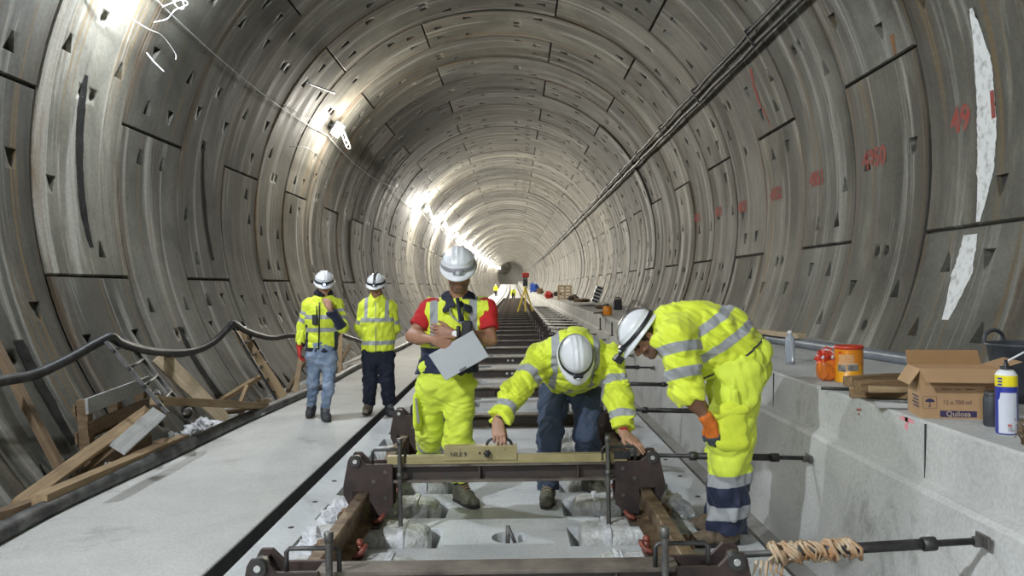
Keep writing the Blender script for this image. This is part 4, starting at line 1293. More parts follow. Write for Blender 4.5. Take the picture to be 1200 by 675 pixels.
def box_rect(a0, a1, c0, c1, mt, name, o=0.0015):
    b = MB(); b.add([BX(a0, -o, c0), BX(a1, -o, c0), BX(a1, -o, c1), BX(a0, -o, c1)], [(0, 1, 2, 3)]); return b.build(name, mt, bxo, fix=False)
box_rect(bw * 0.25, bw * 0.72, 0.008, 0.038, 'box_print', 'printed_strip')
text_mesh('Quilosa', 0.034, lambda x, y: BX(bw * 0.485 + x, -0.0025, 0.023 + y), 0.0006).build('lettering', 'pale_ink', bxo, fix=False)
text_mesh('12 x 750 ml', 0.026, lambda x, y: BX(bw * 0.47 + x, -0.0025, 0.078 + y), 0.0003).build('lettering', 'box_ink', bxo, fix=False)
def outline(a0, a1, c0, c1, w=0.0015):
    b = MB()
    for (p0, p1) in (((a0, c0), (a1, c0)), ((a1, c0), (a1, c1)), ((a1, c1), (a0, c1)), ((a0, c1), (a0, c0))):
        b.bar(BX(p0[0], -0.001, p0[1]), BX(p1[0], -0.001, p1[1]), w, 0.001, e2)
    return b.build('pictogram_frame', 'box_ink', bxo)
outline(bw * 0.03, bw * 0.21, 0.048, 0.104); outline(bw * 0.80, bw * 0.985, 0.048, 0.112)
ua, uc = bw * 0.12, 0.078
b = MB(); n = 10
b.add([BX(ua + 0.021 * math.cos(math.pi * i / n), -0.002, uc + 0.017 * math.sin(math.pi * i / n)) for i in range(n + 1)], [tuple(range(n + 1))])
b.bar(BX(ua, -0.002, uc), BX(ua, -0.002, uc - 0.022), 0.003, 0.001, e2); b.bar(BX(ua, -0.002, uc - 0.022), BX(ua - 0.008, -0.002, uc - 0.022), 0.003, 0.001, e2)
b.build('umbrella_sign', 'box_print', bxo, fix=False)
b = MB()
ga = bw * 0.89
for (x, z) in ((-0.012, 0.062), (0.004, 0.068), (0.014, 0.086), (0.008, 0.100)):
    b.tube([BX(ga + x + 0.006 * math.cos(a), -0.0015, z + 0.006 * math.sin(a)) for a in [2 * math.pi * i / 10 for i in range(10)]], 0.0009, 4, closed=True)
b.build('hand_sign', 'box_ink', bxo)
for (a0, a1) in ((0.27, 0.40), (0.44, 0.52), (0.58, 0.70)):
    box_rect(bw * a0, bw * a1, 0.138, 0.142, 'box_ink', 'faint_print')
b = MB()
for k in range(4):
    b.bar(BX(-0.001, 0.03, 0.05 + 0.016 * k), BX(-0.001, 0.12 + 0.02 * (k % 2), 0.05 + 0.016 * k), 0.007, 0.001, e1)
b.build('side_print', 'box_print', bxo)
# foam can
p = LG(1180, 508)
t = thing('foam_can', 'blue and white spray can with a yellow band at the ledge edge', 'spray can', p)
rc = 0.0425
sc_ = 0.255
b = MB(); b.lathe([(0, 0.0), (rc - 0.002, 0.0), (rc, 0.004), (rc, 0.20)], p, n=32); cb = b.build('can_body', 'can_blue', t)
b = MB(); b.lathe([(rc + 0.0002, 0.203), (rc + 0.0002, 0.250)], p, n=32); b.lathe([(rc, 0.25), (rc - 0.006, 0.262), (rc - 0.016, 0.272), (0, 0.274)], p, n=32, mi=1); b.build('yellow_band', ['can_yellow', 'white_plastic'], t)
b = MB(); b.lathe([(rc, 0.20), (rc, 0.204)], p, n=32); b.build('seam', 'can_blue', t)
fa = math.atan2(-p.y, -p.x)
b = MB(); n = 14; vs = []
for i in range(n + 1):
    a = fa - 0.75 + 1.75 * i / n
    r_ = rc + 0.0008
    top = 0.178 - (0.03 if i < 2 else 0.0)
    for z in (0.006, top):
        vs.append(p + Vector((r_ * math.cos(a), r_ * math.sin(a), z)))
b.add(vs, [(2 * i, 2 * i + 2, 2 * i + 3, 2 * i + 1) for i in range(n)], 0, True); b.build('white_label', 'can_white', cb, fix=False)
def can_patch(a0, a1, z0, z1, mt, name):
    b = MB(); n = 6; vs = []
    for i in range(n + 1):
        a = fa + a0 + (a1 - a0) * i / n
        for z in (z0, z1):
            vs.append(p + Vector(((rc + 0.0016) * math.cos(a), (rc + 0.0016) * math.sin(a), z)))
    b.add(vs, [(2 * i, 2 * i + 2, 2 * i + 3, 2 * i + 1) for i in range(n)], 0, True); return b.build(name, mt, cb, fix=False)
can_patch(0.10, 0.25, 0.036, 0.046, 'red_tin', 'warning_sign'); can_patch(0.30, 0.42, 0.036, 0.046, 'red_tin', 'warning_sign')
for k in range(3):
    can_patch(0.1, 0.5, 0.030 - 0.006 * k, 0.032 - 0.006 * k, 'tin_grey', 'text_line')
for k in range(3):
    can_patch(-0.8, -0.35, 0.208 + 0.013 * k, 0.215 + 0.013 * k, 'can_blue', 'band_print')
b = MB(); b.lathe([(0.012, 0.272), (0.012, 0.295), (0.007, 0.30), (0.006, 0.315), (0, 0.315)], p, n=14); b.lathe([(0.024, 0.276), (0.026, 0.286), (0.012, 0.288)], p, n=14)
vo = b.build('nozzle', 'black_plastic', t)
b = MB(); b.cyl(p + Vector((0.0, 0, 0.306)), p + Vector((0.10, -0.02, 0.365)), 0.004, n=8); b.build('straw', 'white_plastic', vo)
# dark jar left of the can, rubber tub, dark bag, wire brush
p = LG(1164, 499)
t = thing('glass_jar', 'dark glass jar standing between the box and the spray can', 'jar', p)
b = MB(); b.lathe([(0, 0), (0.036, 0), (0.04, 0.006), (0.04, 0.12), (0.034, 0.135), (0.034, 0.15)], p, n=24); b.build('body', 'tub', t)
b = MB(); b.lathe([(0.0365, 0.138), (0.0365, 0.155), (0, 0.155)], p, n=24); b.build('lid', 'rod_steel', t)
p = LG(1203, 470)
t = thing('rubber_tub', 'dark grey rubber tub with a loop handle behind the spray can', 'tub', p)
b = MB(); b.lathe([(0, 0.0), (0.135, 0.0), (0.145, 0.01), (0.185, 0.30), (0.195, 0.305), (0.19, 0.315), (0.178, 0.31), (0.14, 0.015), (0, 0.012)], p, n=36); b.build('tub_body', 'tub', t)
for a in (0.0, math.pi):
    c = p + Vector((0.185 * math.cos(a + 1.95), 0.185 * math.sin(a + 1.95), 0.30)); tv = Vector((-math.sin(a + 1.95), math.cos(a + 1.95), 0))
    b = MB(); b.tube(bez([c - tv * 0.075, c - tv * 0.065 + E3 * 0.05, c + E3 * 0.075, c + tv * 0.065 + E3 * 0.05, c + tv * 0.075], 6), 0.011, 8); b.build('tub_handle', 'tub', t)
p = LG(1208, 522)
b = MB(); rn = random.Random(8)
for i in range(90):
    a = rn.uniform(0, 6.28); r_ = rn.uniform(0, 0.045)
    q = p + Vector((r_ * math.cos(a), r_ * math.sin(a), 0.004)); b.tube([q, q + Vector((rn.uniform(-0.02, 0.02), rn.uniform(-0.02, 0.02), rn.uniform(0.04, 0.09))), q + Vector((rn.uniform(-0.05, 0.05), rn.uniform(-0.05, 0.05), rn.uniform(0.02, 0.10)))], 0.0018, 4)
tag(center_mesh(b.build('wire_tangle', 'wood_dark', fix=False)), 'dark brown wire tangle at the right edge of the ledge', 'wire tangle')

# far items on the ledge
p = LG(712, 369.5)
t = thing('fuel_can', 'orange canister with a black cap standing far on the ledge', 'canister', p)
b = MB(); b.lathe([(0, 0), (0.09, 0), (0.10, 0.015), (0.10, 0.17), (0.075, 0.20), (0, 0.205)], p, n=24); b.build('body', 'orange_tin', t)
b = MB(); b.lathe([(0.035, 0.20), (0.035, 0.245), (0, 0.245)], p, n=14); b.tube(bez([p + Vector((-0.06, 0, 0.19)), p + Vector((-0.075, 0, 0.225)), p + Vector((-0.02, 0, 0.245))], 5), 0.012, 8); b.build('cap', 'black_plastic', t)
p = LG(724, 363)
t = thing('jerry_can', 'black jerry can standing behind the orange canister', 'jerry can', p)
b = MB(); b.box(p + Vector((0, 0, 0.14)), (0.23, 0.14, 0.28), 0, None, 0.92); b.build('body', 'black_plastic', t, 0.025)
b = MB(); b.tube(bez([p + Vector((-0.08, 0, 0.27)), p + Vector((-0.07, 0, 0.315)), p + Vector((0.07, 0, 0.315)), p + Vector((0.08, 0, 0.27))], 5), 0.012, 8); b.build('grip', 'black_plastic', t)
p = LG(697, 355)
t = thing('slatted_crate', 'white crate with black openings leaning on the far right wall', 'crate', p)
R3 = Matrix.Rotation(0.35, 3, 'Y')
b = MB(); b.box(p + R3 @ Vector((0, 0, 0.33)), (0.30, 0.07, 0.66), 0, R3); b.build('crate_body', 'white_plastic', t, 0.01)
for k in range(5):
    b = MB(); b.box(p + R3 @ Vector((-0.03 + 0.02 * (k % 2), -0.038, 0.07 + 0.13 * k)), (0.24, 0.02, 0.07), 0, R3); b.build('opening', 'black_plastic', t)
p = LG(662, 351.5)
t = thing('pallet', 'pale pallet standing upright far along the ledge', 'pallet', p)
for k in range(5):
    b = MB(); b.box(p + Vector((0, 0, 0.07 + 0.145 * k)), (0.68, 0.03, 0.10)); b.build('slat', 'wood_pale', t)
for k in (-0.29, 0, 0.29):
    b = MB(); b.box(p + Vector((k, 0.06, 0.35)), (0.08, 0.08, 0.70)); b.build('stringer', 'wood_pale', t)
for i, (px, py, sx, sz, mt, lab) in enumerate(((643, 350, 0.40, 0.38, 'red_stuff', 'red plastic heap on the far ledge left of the pale pallet'), (626, 342.5, 0.9, 1.0, 'blue_tarp', 'blue tarpaulin bundle far along the ledge next to the tripod'),
        (633, 344.5, 0.5, 0.5, 'wood_dark', 'brown heap between the blue bundle and the red heap'), (682, 354, 0.55, 0.14, 'wood_dark', 'dark plank heap lying on the far ledge between pallet and crate'), (690, 359, 0.5, 0.07, 'wood_grey', 'grey plank heap lying before the white crate'), (672, 352.5, 0.4, 0.25, 'web_steel', 'dark low scrap heap at the right foot of the pale pallet'),
        (704, 362, 0.30, 0.10, 'wood_dark', 'brown scrap heap left of the orange canister'), (653, 347, 0.5, 0.3, 'rod_steel', 'dark scrap heap behind the pale pallet'))):
    q = LG(px, py)
    crumple((q.x, q.y, LEDGE + sz * 0.46), (sx, sx * 0.8, sz), 40 + i, mt, 'site_heap', lab, 'heap')
board(LG(697, 367, LEDGE + 0.10), LG(706, 366, LEDGE + 0.03), 0.06, 0.03, 'wood_dark', 'short brown plank propped left of the orange canister', 'timber_offcut', cat='offcut')
board(LG(732, 367, LEDGE + 0.02), W(742, 352, 0.1), 0.07, 0.035, 'wood_grey', 'grey plank leaning on the right wall beyond the jerry can', 'timber_offcut', cat='offcut')
# shallow timber along the foot of the right wall behind the bending man
board(LG(888, 388, LEDGE + 0.12), LG(940, 394, LEDGE + 0.12), 0.10, 0.05, 'wood_pale', 'pale plank lying on the conduit behind the bending man', 'timber_offcut', cat='offcut')
# ================================================================== PEOPLE
# bodies and clothes are modelled as smooth blended volumes and meshed into one continuous surface each
class Vol:
    def __init__(self):
        self.p = []
    def cone(self, a, b, ra, rb, k=0.02, tag_=0, flat=None, capA=False, capB=False):
        self.p.append(dict(t='c', a=np.array(a, float), b=np.array(b, float), ra=ra, rb=rb, k=k, tag=tag_, flat=flat, capA=capA, capB=capB)); return self
    def ell(self, c, r, R=None, k=0.02, tag_=0):
        self.p.append(dict(t='e', c=np.array(c, float), r=np.array(r, float), R=np.array(R if R is not None else np.eye(3), float), k=k, tag=tag_)); return self
    def sub_ell(self, c, r, R=None, k=0.008):
        self.p.append(dict(t='s', c=np.array(c, float), r=np.array(r, float), R=np.array(R if R is not None else np.eye(3), float), k=k, tag=-1)); return self
    def cut(self, o, n, k=0.006):
        """keep the side that n points away from"""
        n = np.array(n, float); n /= np.linalg.norm(n)
        self.p.append(dict(t='x', c=np.array(o, float), n=n, k=k, tag=-1)); return self
def prim_d(q, X):
    if q['t'] == 'c':
        ab = q['b'] - q['a']; L = np.linalg.norm(ab) + 1e-9; d = ab / L
        r = X - q['a']
        s = r @ d
        t = np.clip(s / L, 0, 1)
        perp = r - np.outer(t * L, d)
        if q['flat'] is not None:
            v = np.array(q['flat'][0], float); v -= d * (v @ d); v /= np.linalg.norm(v)
            ratio = q['flat'][1]
            pv = perp @ v
            perp = perp + np.outer(pv * (1 / ratio - 1), v)
        dist = np.linalg.norm(perp, axis=1) - (q['ra'] + (q['rb'] - q['ra']) * t)
        if q['flat'] is not None and q['flat'][1] < 1:
            dist = dist * (0.5 + 0.5 * q['flat'][1])
        if q['capB']: dist = np.maximum(dist, s - L)
        if q['capA']: dist = np.maximum(dist, -s)
        return dist
    if q['t'] in 'es':
        Y = (X - q['c']) @ q['R']
        k0 = np.linalg.norm(Y / q['r'], axis=1); k1 = np.linalg.norm(Y / q['r'] ** 2, axis=1) + 1e-9
        return k0 * (k0 - 1) / k1
    if q['t'] == 'x':
        return (X - q['c']) @ q['n']
def vol_eval(prims, X, wr=None, labels=False):
    d = None; lab = np.zeros(len(X), int); best = np.full(len(X), 1e9)
    for q in prims:
        di = prim_d(q, X); k = q['k']
        if q['t'] == 's':
            h = np.clip(0.5 - 0.5 * (d + di) / k, 0, 1); d = d * (1 - h) - di * h + k * h * (1 - h)
        elif q['t'] == 'x':
            h = np.clip(0.5 + 0.5 * (d - di) / k, 0, 1); d = di * (1 - h) + d * h + k * h * (1 - h)
        else:
            if labels:
                m = di < best; best[m] = di[m]; lab[m] = q['tag']
            if d is None: d = di
            else:
                h = np.clip(0.5 + 0.5 * (d - di) / k, 0, 1); d = d * (1 - h) + di * h - k * h * (1 - h)
    if wr is not None:
        d = d + wr(X)
    return (d, lab) if labels else d
def wrinkles(seed, amp, freq=42.0, stretch=None):
    rs = np.random.RandomState(seed)
    W1 = rs.normal(size=(5, 3)); W1 /= np.linalg.norm(W1, axis=1)[:, None]
    W2 = rs.normal(size=(5, 3)); W2 /= np.linalg.norm(W2, axis=1)[:, None]
    ph = rs.uniform(0, 6.28, 10)
    fr = freq * rs.uniform(0.6, 1.5, 5)
    def f(X):
        o = np.zeros(len(X))
        for i in range(5):
            o += np.sin((X @ W1[i]) * fr[i] + 1.7 * np.sin((X @ W2[i]) * fr[i] * 0.45 + ph[i]) + ph[i + 5])
        o /= 2.2
        r = np.zeros(len(X))
        for i in range(3):
            r += np.abs(np.sin((X @ W2[i]) * fr[i] * 1.9 + 2.2 * np.sin((X @ W1[i]) * fr[i] * 0.8 + ph[i + 2]) + ph[i]))
        return amp * (np.abs(o) * -1.35 + 0.55 + 0.3 * o + 0.45 * (r / 1.5 - 1.2))
    return f
def stubble(c, R, s=1.0):
    c = A3(c)
    def f(C, l):
        L = (C - c) @ R / s
        m = (l == 9) & (L[:, 1] > -0.005) & (L[:, 2] < -0.042 + 0.35 * np.maximum(0, 0.055 - L[:, 1])) & (L[:, 2] > -0.135)
        lips = (np.abs(L[:, 0]) < 0.024) & (L[:, 2] < -0.056) & (L[:, 2] > -0.082) & (L[:, 1] > 0.08)
        nose = (L[:, 2] > -0.050) & (np.abs(L[:, 0]) < 0.026) & (L[:, 1] > 0.085)
        return np.where(m & ~lips & ~nose, 2, 0)
    return f
def mesh_vol(vol, h, wr=None, pad=0.03):
    prims = vol.p
    lo, hi = np.full(3, 1e9), np.full(3, -1e9)
    for q in prims:
        if q['t'] == 'c':
            R = max(q['ra'], q['rb'])
            for e in (q['a'], q['b']):
                lo = np.minimum(lo, e - R); hi = np.maximum(hi, e + R)
        elif q['t'] == 'e':
            R = q['r'].max(); lo = np.minimum(lo, q['c'] - R); hi = np.maximum(hi, q['c'] + R)
    lo -= pad; hi += pad
    B = 4
    n = (np.ceil((hi - lo) / h).astype(int) // B + 1) * B + 1
    nc = (n - 1) // B + 1
    ax = [lo[i] + h * B * np.arange(nc[i]) for i in range(3)]
    G = np.stack(np.meshgrid(*ax, indexing='ij'), -1).reshape(-1, 3)
    dc = vol_eval(prims, G).reshape(nc)
    near = np.abs(dc) < h * B * 2.1 + 0.012
    # spread to every coarse cell touching a near corner
    cell = np.zeros(nc - 1, bool)
    for dx in (0, 1):
        for dy in (0, 1):
            for dz in (0, 1):
                cell |= near[dx:nc[0] - 1 + dx, dy:nc[1] - 1 + dy, dz:nc[2] - 1 + dz]
    fld = np.ones(n, np.float32)
    sg = np.where(dc < 0, -1.0, 1.0).astype(np.float32)
    base = np.repeat(np.repeat(np.repeat(sg[:-1, :-1, :-1], B, 0), B, 1), B, 2)
    fld[:-1, :-1, :-1] = base
    mk = np.zeros(n, bool)
    c = np.repeat(np.repeat(np.repeat(cell, B, 0), B, 1), B, 2)
    for dx in (0, 1):
        for dy in (0, 1):
            for dz in (0, 1):
                mk[dx:n[0] - 1 + dx, dy:n[1] - 1 + dy, dz:n[2] - 1 + dz] |= c
    I = np.argwhere(mk)
    X = lo + h * I
    vals = np.empty(len(X), np.float32)
    for s in range(0, len(X), 400000):
        vals[s:s + 400000] = vol_eval(prims, X[s:s + 400000], wr)
    fld[mk] = vals
    # surface nets
    neg = fld < 0
    cs = np.zeros(n - 1, np.int8)
    for dx in (0, 1):
        for dy in (0, 1):
            for dz in (0, 1):
                cs += neg[dx:n[0] - 1 + dx, dy:n[1] - 1 + dy, dz:n[2] - 1 + dz]
    act = (cs > 0) & (cs < 8)
    C = np.argwhere(act)
    vid = np.full(n - 1, -1, np.int64); vid[act] = np.arange(len(C))
    cor = [(x, y, z) for x in (0, 1) for y in (0, 1) for z in (0, 1)]
    fv = np.stack([fld[C[:, 0] + x, C[:, 1] + y, C[:, 2] + z] for x, y, z in cor], 1)
    acc = np.zeros((len(C), 3)); cnt = np.zeros(len(C))
    ca = np.array(cor, float)
    for i in range(8):
        for j in range(i + 1, 8):
            if sum(abs(ca[i] - ca[j])) != 1: continue
            a, b_ = fv[:, i], fv[:, j]
            m = (a < 0) != (b_ < 0)
            t = a[m] / (a[m] - b_[m])
            acc[m] += ca[i] + (ca[j] - ca[i]) * t[:, None]; cnt[m] += 1
    V = lo + h * (C + acc / cnt[:, None])
    Q = []
    for axis in range(3):
        sl0 = [slice(None)] * 3; sl1 = [slice(None)] * 3
        sl0[axis] = slice(0, n[axis] - 1); sl1[axis] = slice(1, n[axis])
        e = neg[tuple(sl0)] != neg[tuple(sl1)]
        E = np.argwhere(e)
        u, v = (axis + 1) % 3, (axis + 2) % 3
        ok = (E[:, u] > 0) & (E[:, v] > 0) & (E[:, u] < n[u] - 1) & (E[:, v] < n[v] - 1)
        E = E[ok]
        fl = neg[E[:, 0], E[:, 1], E[:, 2]]
        def idc(du, dv):
            K = E.copy(); K[:, u] -= du; K[:, v] -= dv
            return vid[K[:, 0], K[:, 1], K[:, 2]]
        q = np.stack([idc(1, 1), idc(0, 1), idc(0, 0), idc(1, 0)], 1)
        q[~fl] = q[~fl][:, ::-1]
        Q.append(q)
    Q = np.concatenate(Q)
    return V, Q
def vol_obj(vol, h, name, mats, parent, wr=None, ref=None, navy=None, facemat=None, extra=None):
    V, Q = mesh_vol(vol, h, wr)
    lab = None
    if ref is not None or navy is not None or facemat is not None:
        _, lab = vol_eval(vol.p, V, None, True)
    me = bpy.data.meshes.new(name)
    root = parent
    while root.parent is not None: root = root.parent
    off = np.array(root.location)
    if extra is not None:
        ev, ef, em = extra
        nV = len(V)
        V2 = np.concatenate([V, np.array(ev, float)])
        faces = [tuple(q) for q in Q] + [tuple(i + nV for i in f) for f in ef]
        me.from_pydata((V2 - off).tolist(), [], faces)
    else:
        V2 = V
        me.vertices.add(len(V)); me.vertices.foreach_set('co', (V - off).astype(np.float32).ravel())
        me.loops.add(len(Q) * 4); me.loops.foreach_set('vertex_index', Q.astype(np.int32).ravel())
        me.polygons.add(len(Q)); me.polygons.foreach_set('loop_start', np.arange(0, len(Q) * 4, 4, dtype=np.int32))
        me.update(calc_edges=True)
    for m_ in (mats if isinstance(mats, (list, tuple)) else [mats]):
        me.materials.append(M[m_])
    me.polygons.foreach_set('use_smooth', [True] * len(me.polygons))
    if facemat is not None:
        c = V[Q].mean(1)
        _, fl = vol_eval(vol.p, c, None, True)
        mi = facemat(c, fl)
        mi = np.concatenate([mi, np.array(extra[2], int)]) if extra is not None else mi
        me.polygons.foreach_set('material_index', mi.astype(np.int32))
    elif extra is not None:
        me.polygons.foreach_set('material_index', np.concatenate([np.zeros(len(Q), np.int32), np.array(extra[2], np.int32)]))
    for nm, fn in (('ref', ref), ('navy', navy)):
        if fn is not None:
            a = me.attributes.new(nm, 'FLOAT', 'POINT')
            vals = np.full(len(V2), -1.0, np.float32); vals[:len(V)] = fn(V, lab)
            a.data.foreach_set('value', vals)
    me.update(); me.validate()
    o = bpy.data.objects.new(name, me); COL.objects.link(o); o.parent = parent
    return o
def A3(v): return np.array(v, float)
def unit(v):
    v = A3(v); return v / np.linalg.norm(v)
def band(V, a, b, s0, hw):
    """signed width inside a strip that runs round the bone a-b at s0 metres from a"""
    d = unit(A3(b) - A3(a)); return hw - np.abs((V - A3(a)) @ d - s0)

def head_frame(fwd, up):
    f = unit(fwd); u = A3(up) - f * (A3(up) @ f); u = unit(u); r = np.cross(f, u)
    return np.stack([r, f, u], 1)      # columns: right, forward, up
def add_head(vol, c, R, nb, s=1.0, tag_=9):
    c = A3(c)
    def g(x, y, z): return c + R @ (A3((x, y, z)) * s)
    vol.ell(g(0, -0.012, 0.042), A3((0.076, 0.096, 0.086)) * s, R, 0.02, tag_)
    vol.ell(g(0, 0.028, -0.045), A3((0.060, 0.062, 0.076)) * s, R, 0.03, tag_)
    vol.ell(g(0, 0.070, -0.100), A3((0.026, 0.020, 0.020)) * s, R, 0.02, tag_)
    vol.cone(g(-0.05, 0.0, -0.07), g(-0.018, 0.062, -0.102), 0.018 * s, 0.014 * s, 0.025, tag_)
    vol.cone(g(0.05, 0.0, -0.07), g(0.018, 0.062, -0.102), 0.018 * s, 0.014 * s, 0.025, tag_)
    vol.cone(g(-0.040, 0.078, 0.022), g(0.040, 0.078, 0.022), 0.012 * s, 0.012 * s, 0.014, tag_)
    for q in (-1, 1):
        vol.sub_ell(g(0.032 * q, 0.098, 0.002), A3((0.018, 0.014, 0.012)) * s, R, 0.012)
        vol.ell(g(0.046 * q, 0.066, -0.032), A3((0.022, 0.018, 0.018)) * s, R, 0.02, tag_)
        vol.ell(g(0.079 * q, -0.010, -0.010), A3((0.010, 0.020, 0.032)) * s, R, 0.006, tag_)
    vol.cone(g(0, 0.088, 0.012), g(0, 0.112, -0.030), 0.008 * s, 0.013 * s, 0.010, tag_)
    vol.cone(g(-0.012, 0.098, -0.036), g(0.012, 0.098, -0.036), 0.010 * s, 0.010 * s, 0.008, tag_)
    vol.cone(g(-0.021, 0.088, -0.061), g(0.021, 0.088, -0.061), 0.007 * s, 0.007 * s, 0.006, tag_)
    vol.cone(g(-0.018, 0.087, -0.074), g(0.018, 0.087, -0.074), 0.008 * s, 0.008 * s, 0.006, tag_)
    vol.cone(g(0, -0.025, -0.06), nb, 0.056 * s, 0.062 * s, 0.03, 8)
    # eyes and lids
    ev, ef, em = [], [], []
    for q in (-1, 1):
        b = MB(); b.sphere((0, 0, 0), 0.0125 * s, 12)
        o = len(ev)
        ev += [tuple(g(0.032 * q, 0.079, 0.001) + A3(v)) for v in b.v]
        ef += [tuple(i + o for i in f) for f in b.f]; em += [1] * len(b.f)
    return (ev, ef, em)
def fingers(vol, w, D, N, S, curl=(0.5, 0.6, 0.4), spread=0.10, thumb=(0.6, 0.75, -0.25), g=0.0, k=0.005, tag_=7, s=1.0, thumbcurl=0.3):
    """a hand: w wrist, D forward, N out of the back of the hand, S towards the thumb"""
    w, D, N, S = A3(w), unit(D), unit(N), unit(S)
    curls = curl if isinstance(curl[0], (list, tuple)) else [curl] * 4
    kn = []
    for i, (x, y) in enumerate(((0.030, 0.086), (0.010, 0.090), (-0.011, 0.086), (-0.030, 0.078))):
        p = w + (D * y + S * x) * s
        kn.append(p)
        vol.cone(w + (D * 0.012 + S * x * 0.55) * s, p, (0.017 + g) * s, (0.0125 + g) * s, 0.016, tag_)
    vol.cone(w - D * 0.02 * s, w + D * 0.03 * s, (0.025 + g) * s, (0.026 + g) * s, 0.02, tag_, flat=(N, 0.72))
    L = ((0.040, 0.026, 0.020), (0.044, 0.029, 0.021), (0.041, 0.026, 0.020), (0.032, 0.020, 0.018))
    R_ = (0.0098, 0.0100, 0.0095, 0.0083)
    for i in range(4):
        p = kn[i]; a = 0.0; sp = spread * (1.1, 0.35, -0.4, -1.15)[i]
        for j in range(3):
            a += curls[i][j]
            d = unit(D * math.cos(a) - N * math.sin(a) + S * sp)
            q = p + d * L[i][j] * s
            vol.cone(p, q, (R_[i] - 0.0009 * j + g) * s, (R_[i] - 0.0009 * (j + 1) + g) * s, k, tag_)
            p = q
    b0 = w + (D * 0.022 + S * 0.022) * s
    d = unit(D * thumb[0] + S * thumb[1] + N * thumb[2])
    m = b0 + d * 0.042 * s
    vol.cone(b0, m, (0.0165 + g) * s, (0.0125 + g) * s, 0.012, tag_)
    d2 = unit(d + D * thumbcurl - S * thumbcurl * 0.6)
    e = m + d2 * 0.032 * s
    vol.cone(m, e, (0.0118 + g) * s, (0.0108 + g) * s, k, tag_)
    vol.cone(e, e + unit(d2 + D * 0.2 - S * thumbcurl * 0.5) * 0.024 * s, (0.0108 + g) * s, (0.0088 + g) * s, k, tag_)
def limb(vol, a, m, b, ra, rm, rb, t1, t2, k=0.03, bulge=0.0, cap=False, flat=None):
    vol.cone(a, m, ra, rm, k, t1, flat=flat)
    vol.cone(m, b, rm, rb, k, t2, capB=cap, flat=flat)
def helmet(person_, c, R, strap='grey_plastic', lamp=None, band_mt=None, s=1.0, goggles=False):
    """hard hat: ribbed dome with a rolled rim and a short peak; strap, headlamp and cradle band as parts"""
    c = A3(c) + R @ A3((0, -0.004, 0.046)) * s
    def g(x, y, z): return Vector(c + R @ (A3((x, y, z)) * s))
    b = MB(); nu, nv = 56, 16
    rx, ry, rz = 0.110, 0.137, 0.112
    vs, fs = [], []
    def prof(i): return (math.pi / 2) * i / nv
    for i in range(nv + 1):
        t = prof(i)
        for k in range(nu):
            a = 2 * math.pi * k / nu
            e = 0.90
            st = math.sin(t) ** e
            x, y, z = rx * st * math.cos(a), ry * st * math.sin(a), rz * math.cos(t)
            rib = 0
            for xc in (-0.034, 0.0, 0.034):
                rib = max(rib, math.exp(-((x - xc) / 0.0085) ** 2))
            rib *= max(0.0, min(1.0, (math.cos(t) - 0.28) * 3)) * 0.007
            vs.append(g(x, y, z + rib))
    # rim and peak
    for rr, dz, pk in ((1.055, -0.004, 0.35), (1.10, -0.012, 1.0), (1.09, -0.017, 0.97), (1.0, -0.008, 0.1), (0.965, 0.0, 0.0), (0.93, 0.06, 0.0)):
        for k in range(nu):
            a = 2 * math.pi * k / nu
            fr = max(0.0, math.sin(a)) ** 1.6
            vs.append(g(rx * rr * math.cos(a), ry * rr * math.sin(a) + 0.042 * fr * pk, dz - 0.012 * fr * pk))
    n_r = nv + 6
    for i in range(n_r):
        for k in range(nu):
            fs.append((i * nu + k, (i + 1) * nu + k, (i + 1) * nu + (k + 1) % nu, i * nu + (k + 1) % nu))
    b.add(vs, fs, 0, True)
    ho = b.build('helmet', 'helmet', person_)
    if strap:
        b = MB(); vs = []; m_ = 48
        for (zz, o) in ((0.006, 1.02), (0.008, 1.045), (0.030, 1.01), (0.030, 0.98)):
            kk = math.sqrt(max(0, 1 - (max(zz, 0) / rz) ** 2)) ** 0.9
            for k in range(m_):
                a = 2 * math.pi * k / m_
                vs.append(g(rx * kk * o * math.cos(a), ry * kk * o * math.sin(a), zz + 0.002))
        b.add(vs, [(i * m_ + k, i * m_ + (k + 1) % m_, (i + 1) * m_ + (k + 1) % m_, (i + 1) * m_ + k) for i in range(3) for k in range(m_)], 0, True)
        so = b.build('helmet_strap', strap, person_)
        if lamp:
            b = MB(); R3 = Matrix(R.tolist())
            p = g(0, ry * 1.07, 0.020)
            b.box(p, (0.062 * s, 0.028 * s, 0.036 * s), 0, R3)
            b.build('headlamp', 'black_plastic' if lamp != 'grey' else 'grey_plastic', person_, 0.006)
            b = MB(); p2 = g(0, ry * 1.07 + 0.014, 0.020); p3 = g(0, ry * 1.07 + 0.022, 0.018)
            b.cyl(p2, p3, 0.013 * s, 0.013 * s, 14); b.build('lamp_glass', 'led' if lamp == 'lit' else 'lens', person_)
    if band_mt:                     # elastic band over the crown
        b = MB(); vs = []; m_ = 24
        for k in range(m_ + 1):
            t = math.pi * k / m_
            for xx in (-0.013, 0.013):
                vs.append(g(xx, -ry * 1.02 * math.cos(t), rz * 1.085 * math.sin(t) * 0.99 + 0.008))
        b.add(vs, [(2 * k, 2 * k + 1, 2 * k + 3, 2 * k + 2) for k in range(m_)], 0, True); b.build('crown_band', band_mt, person_)
    return ho
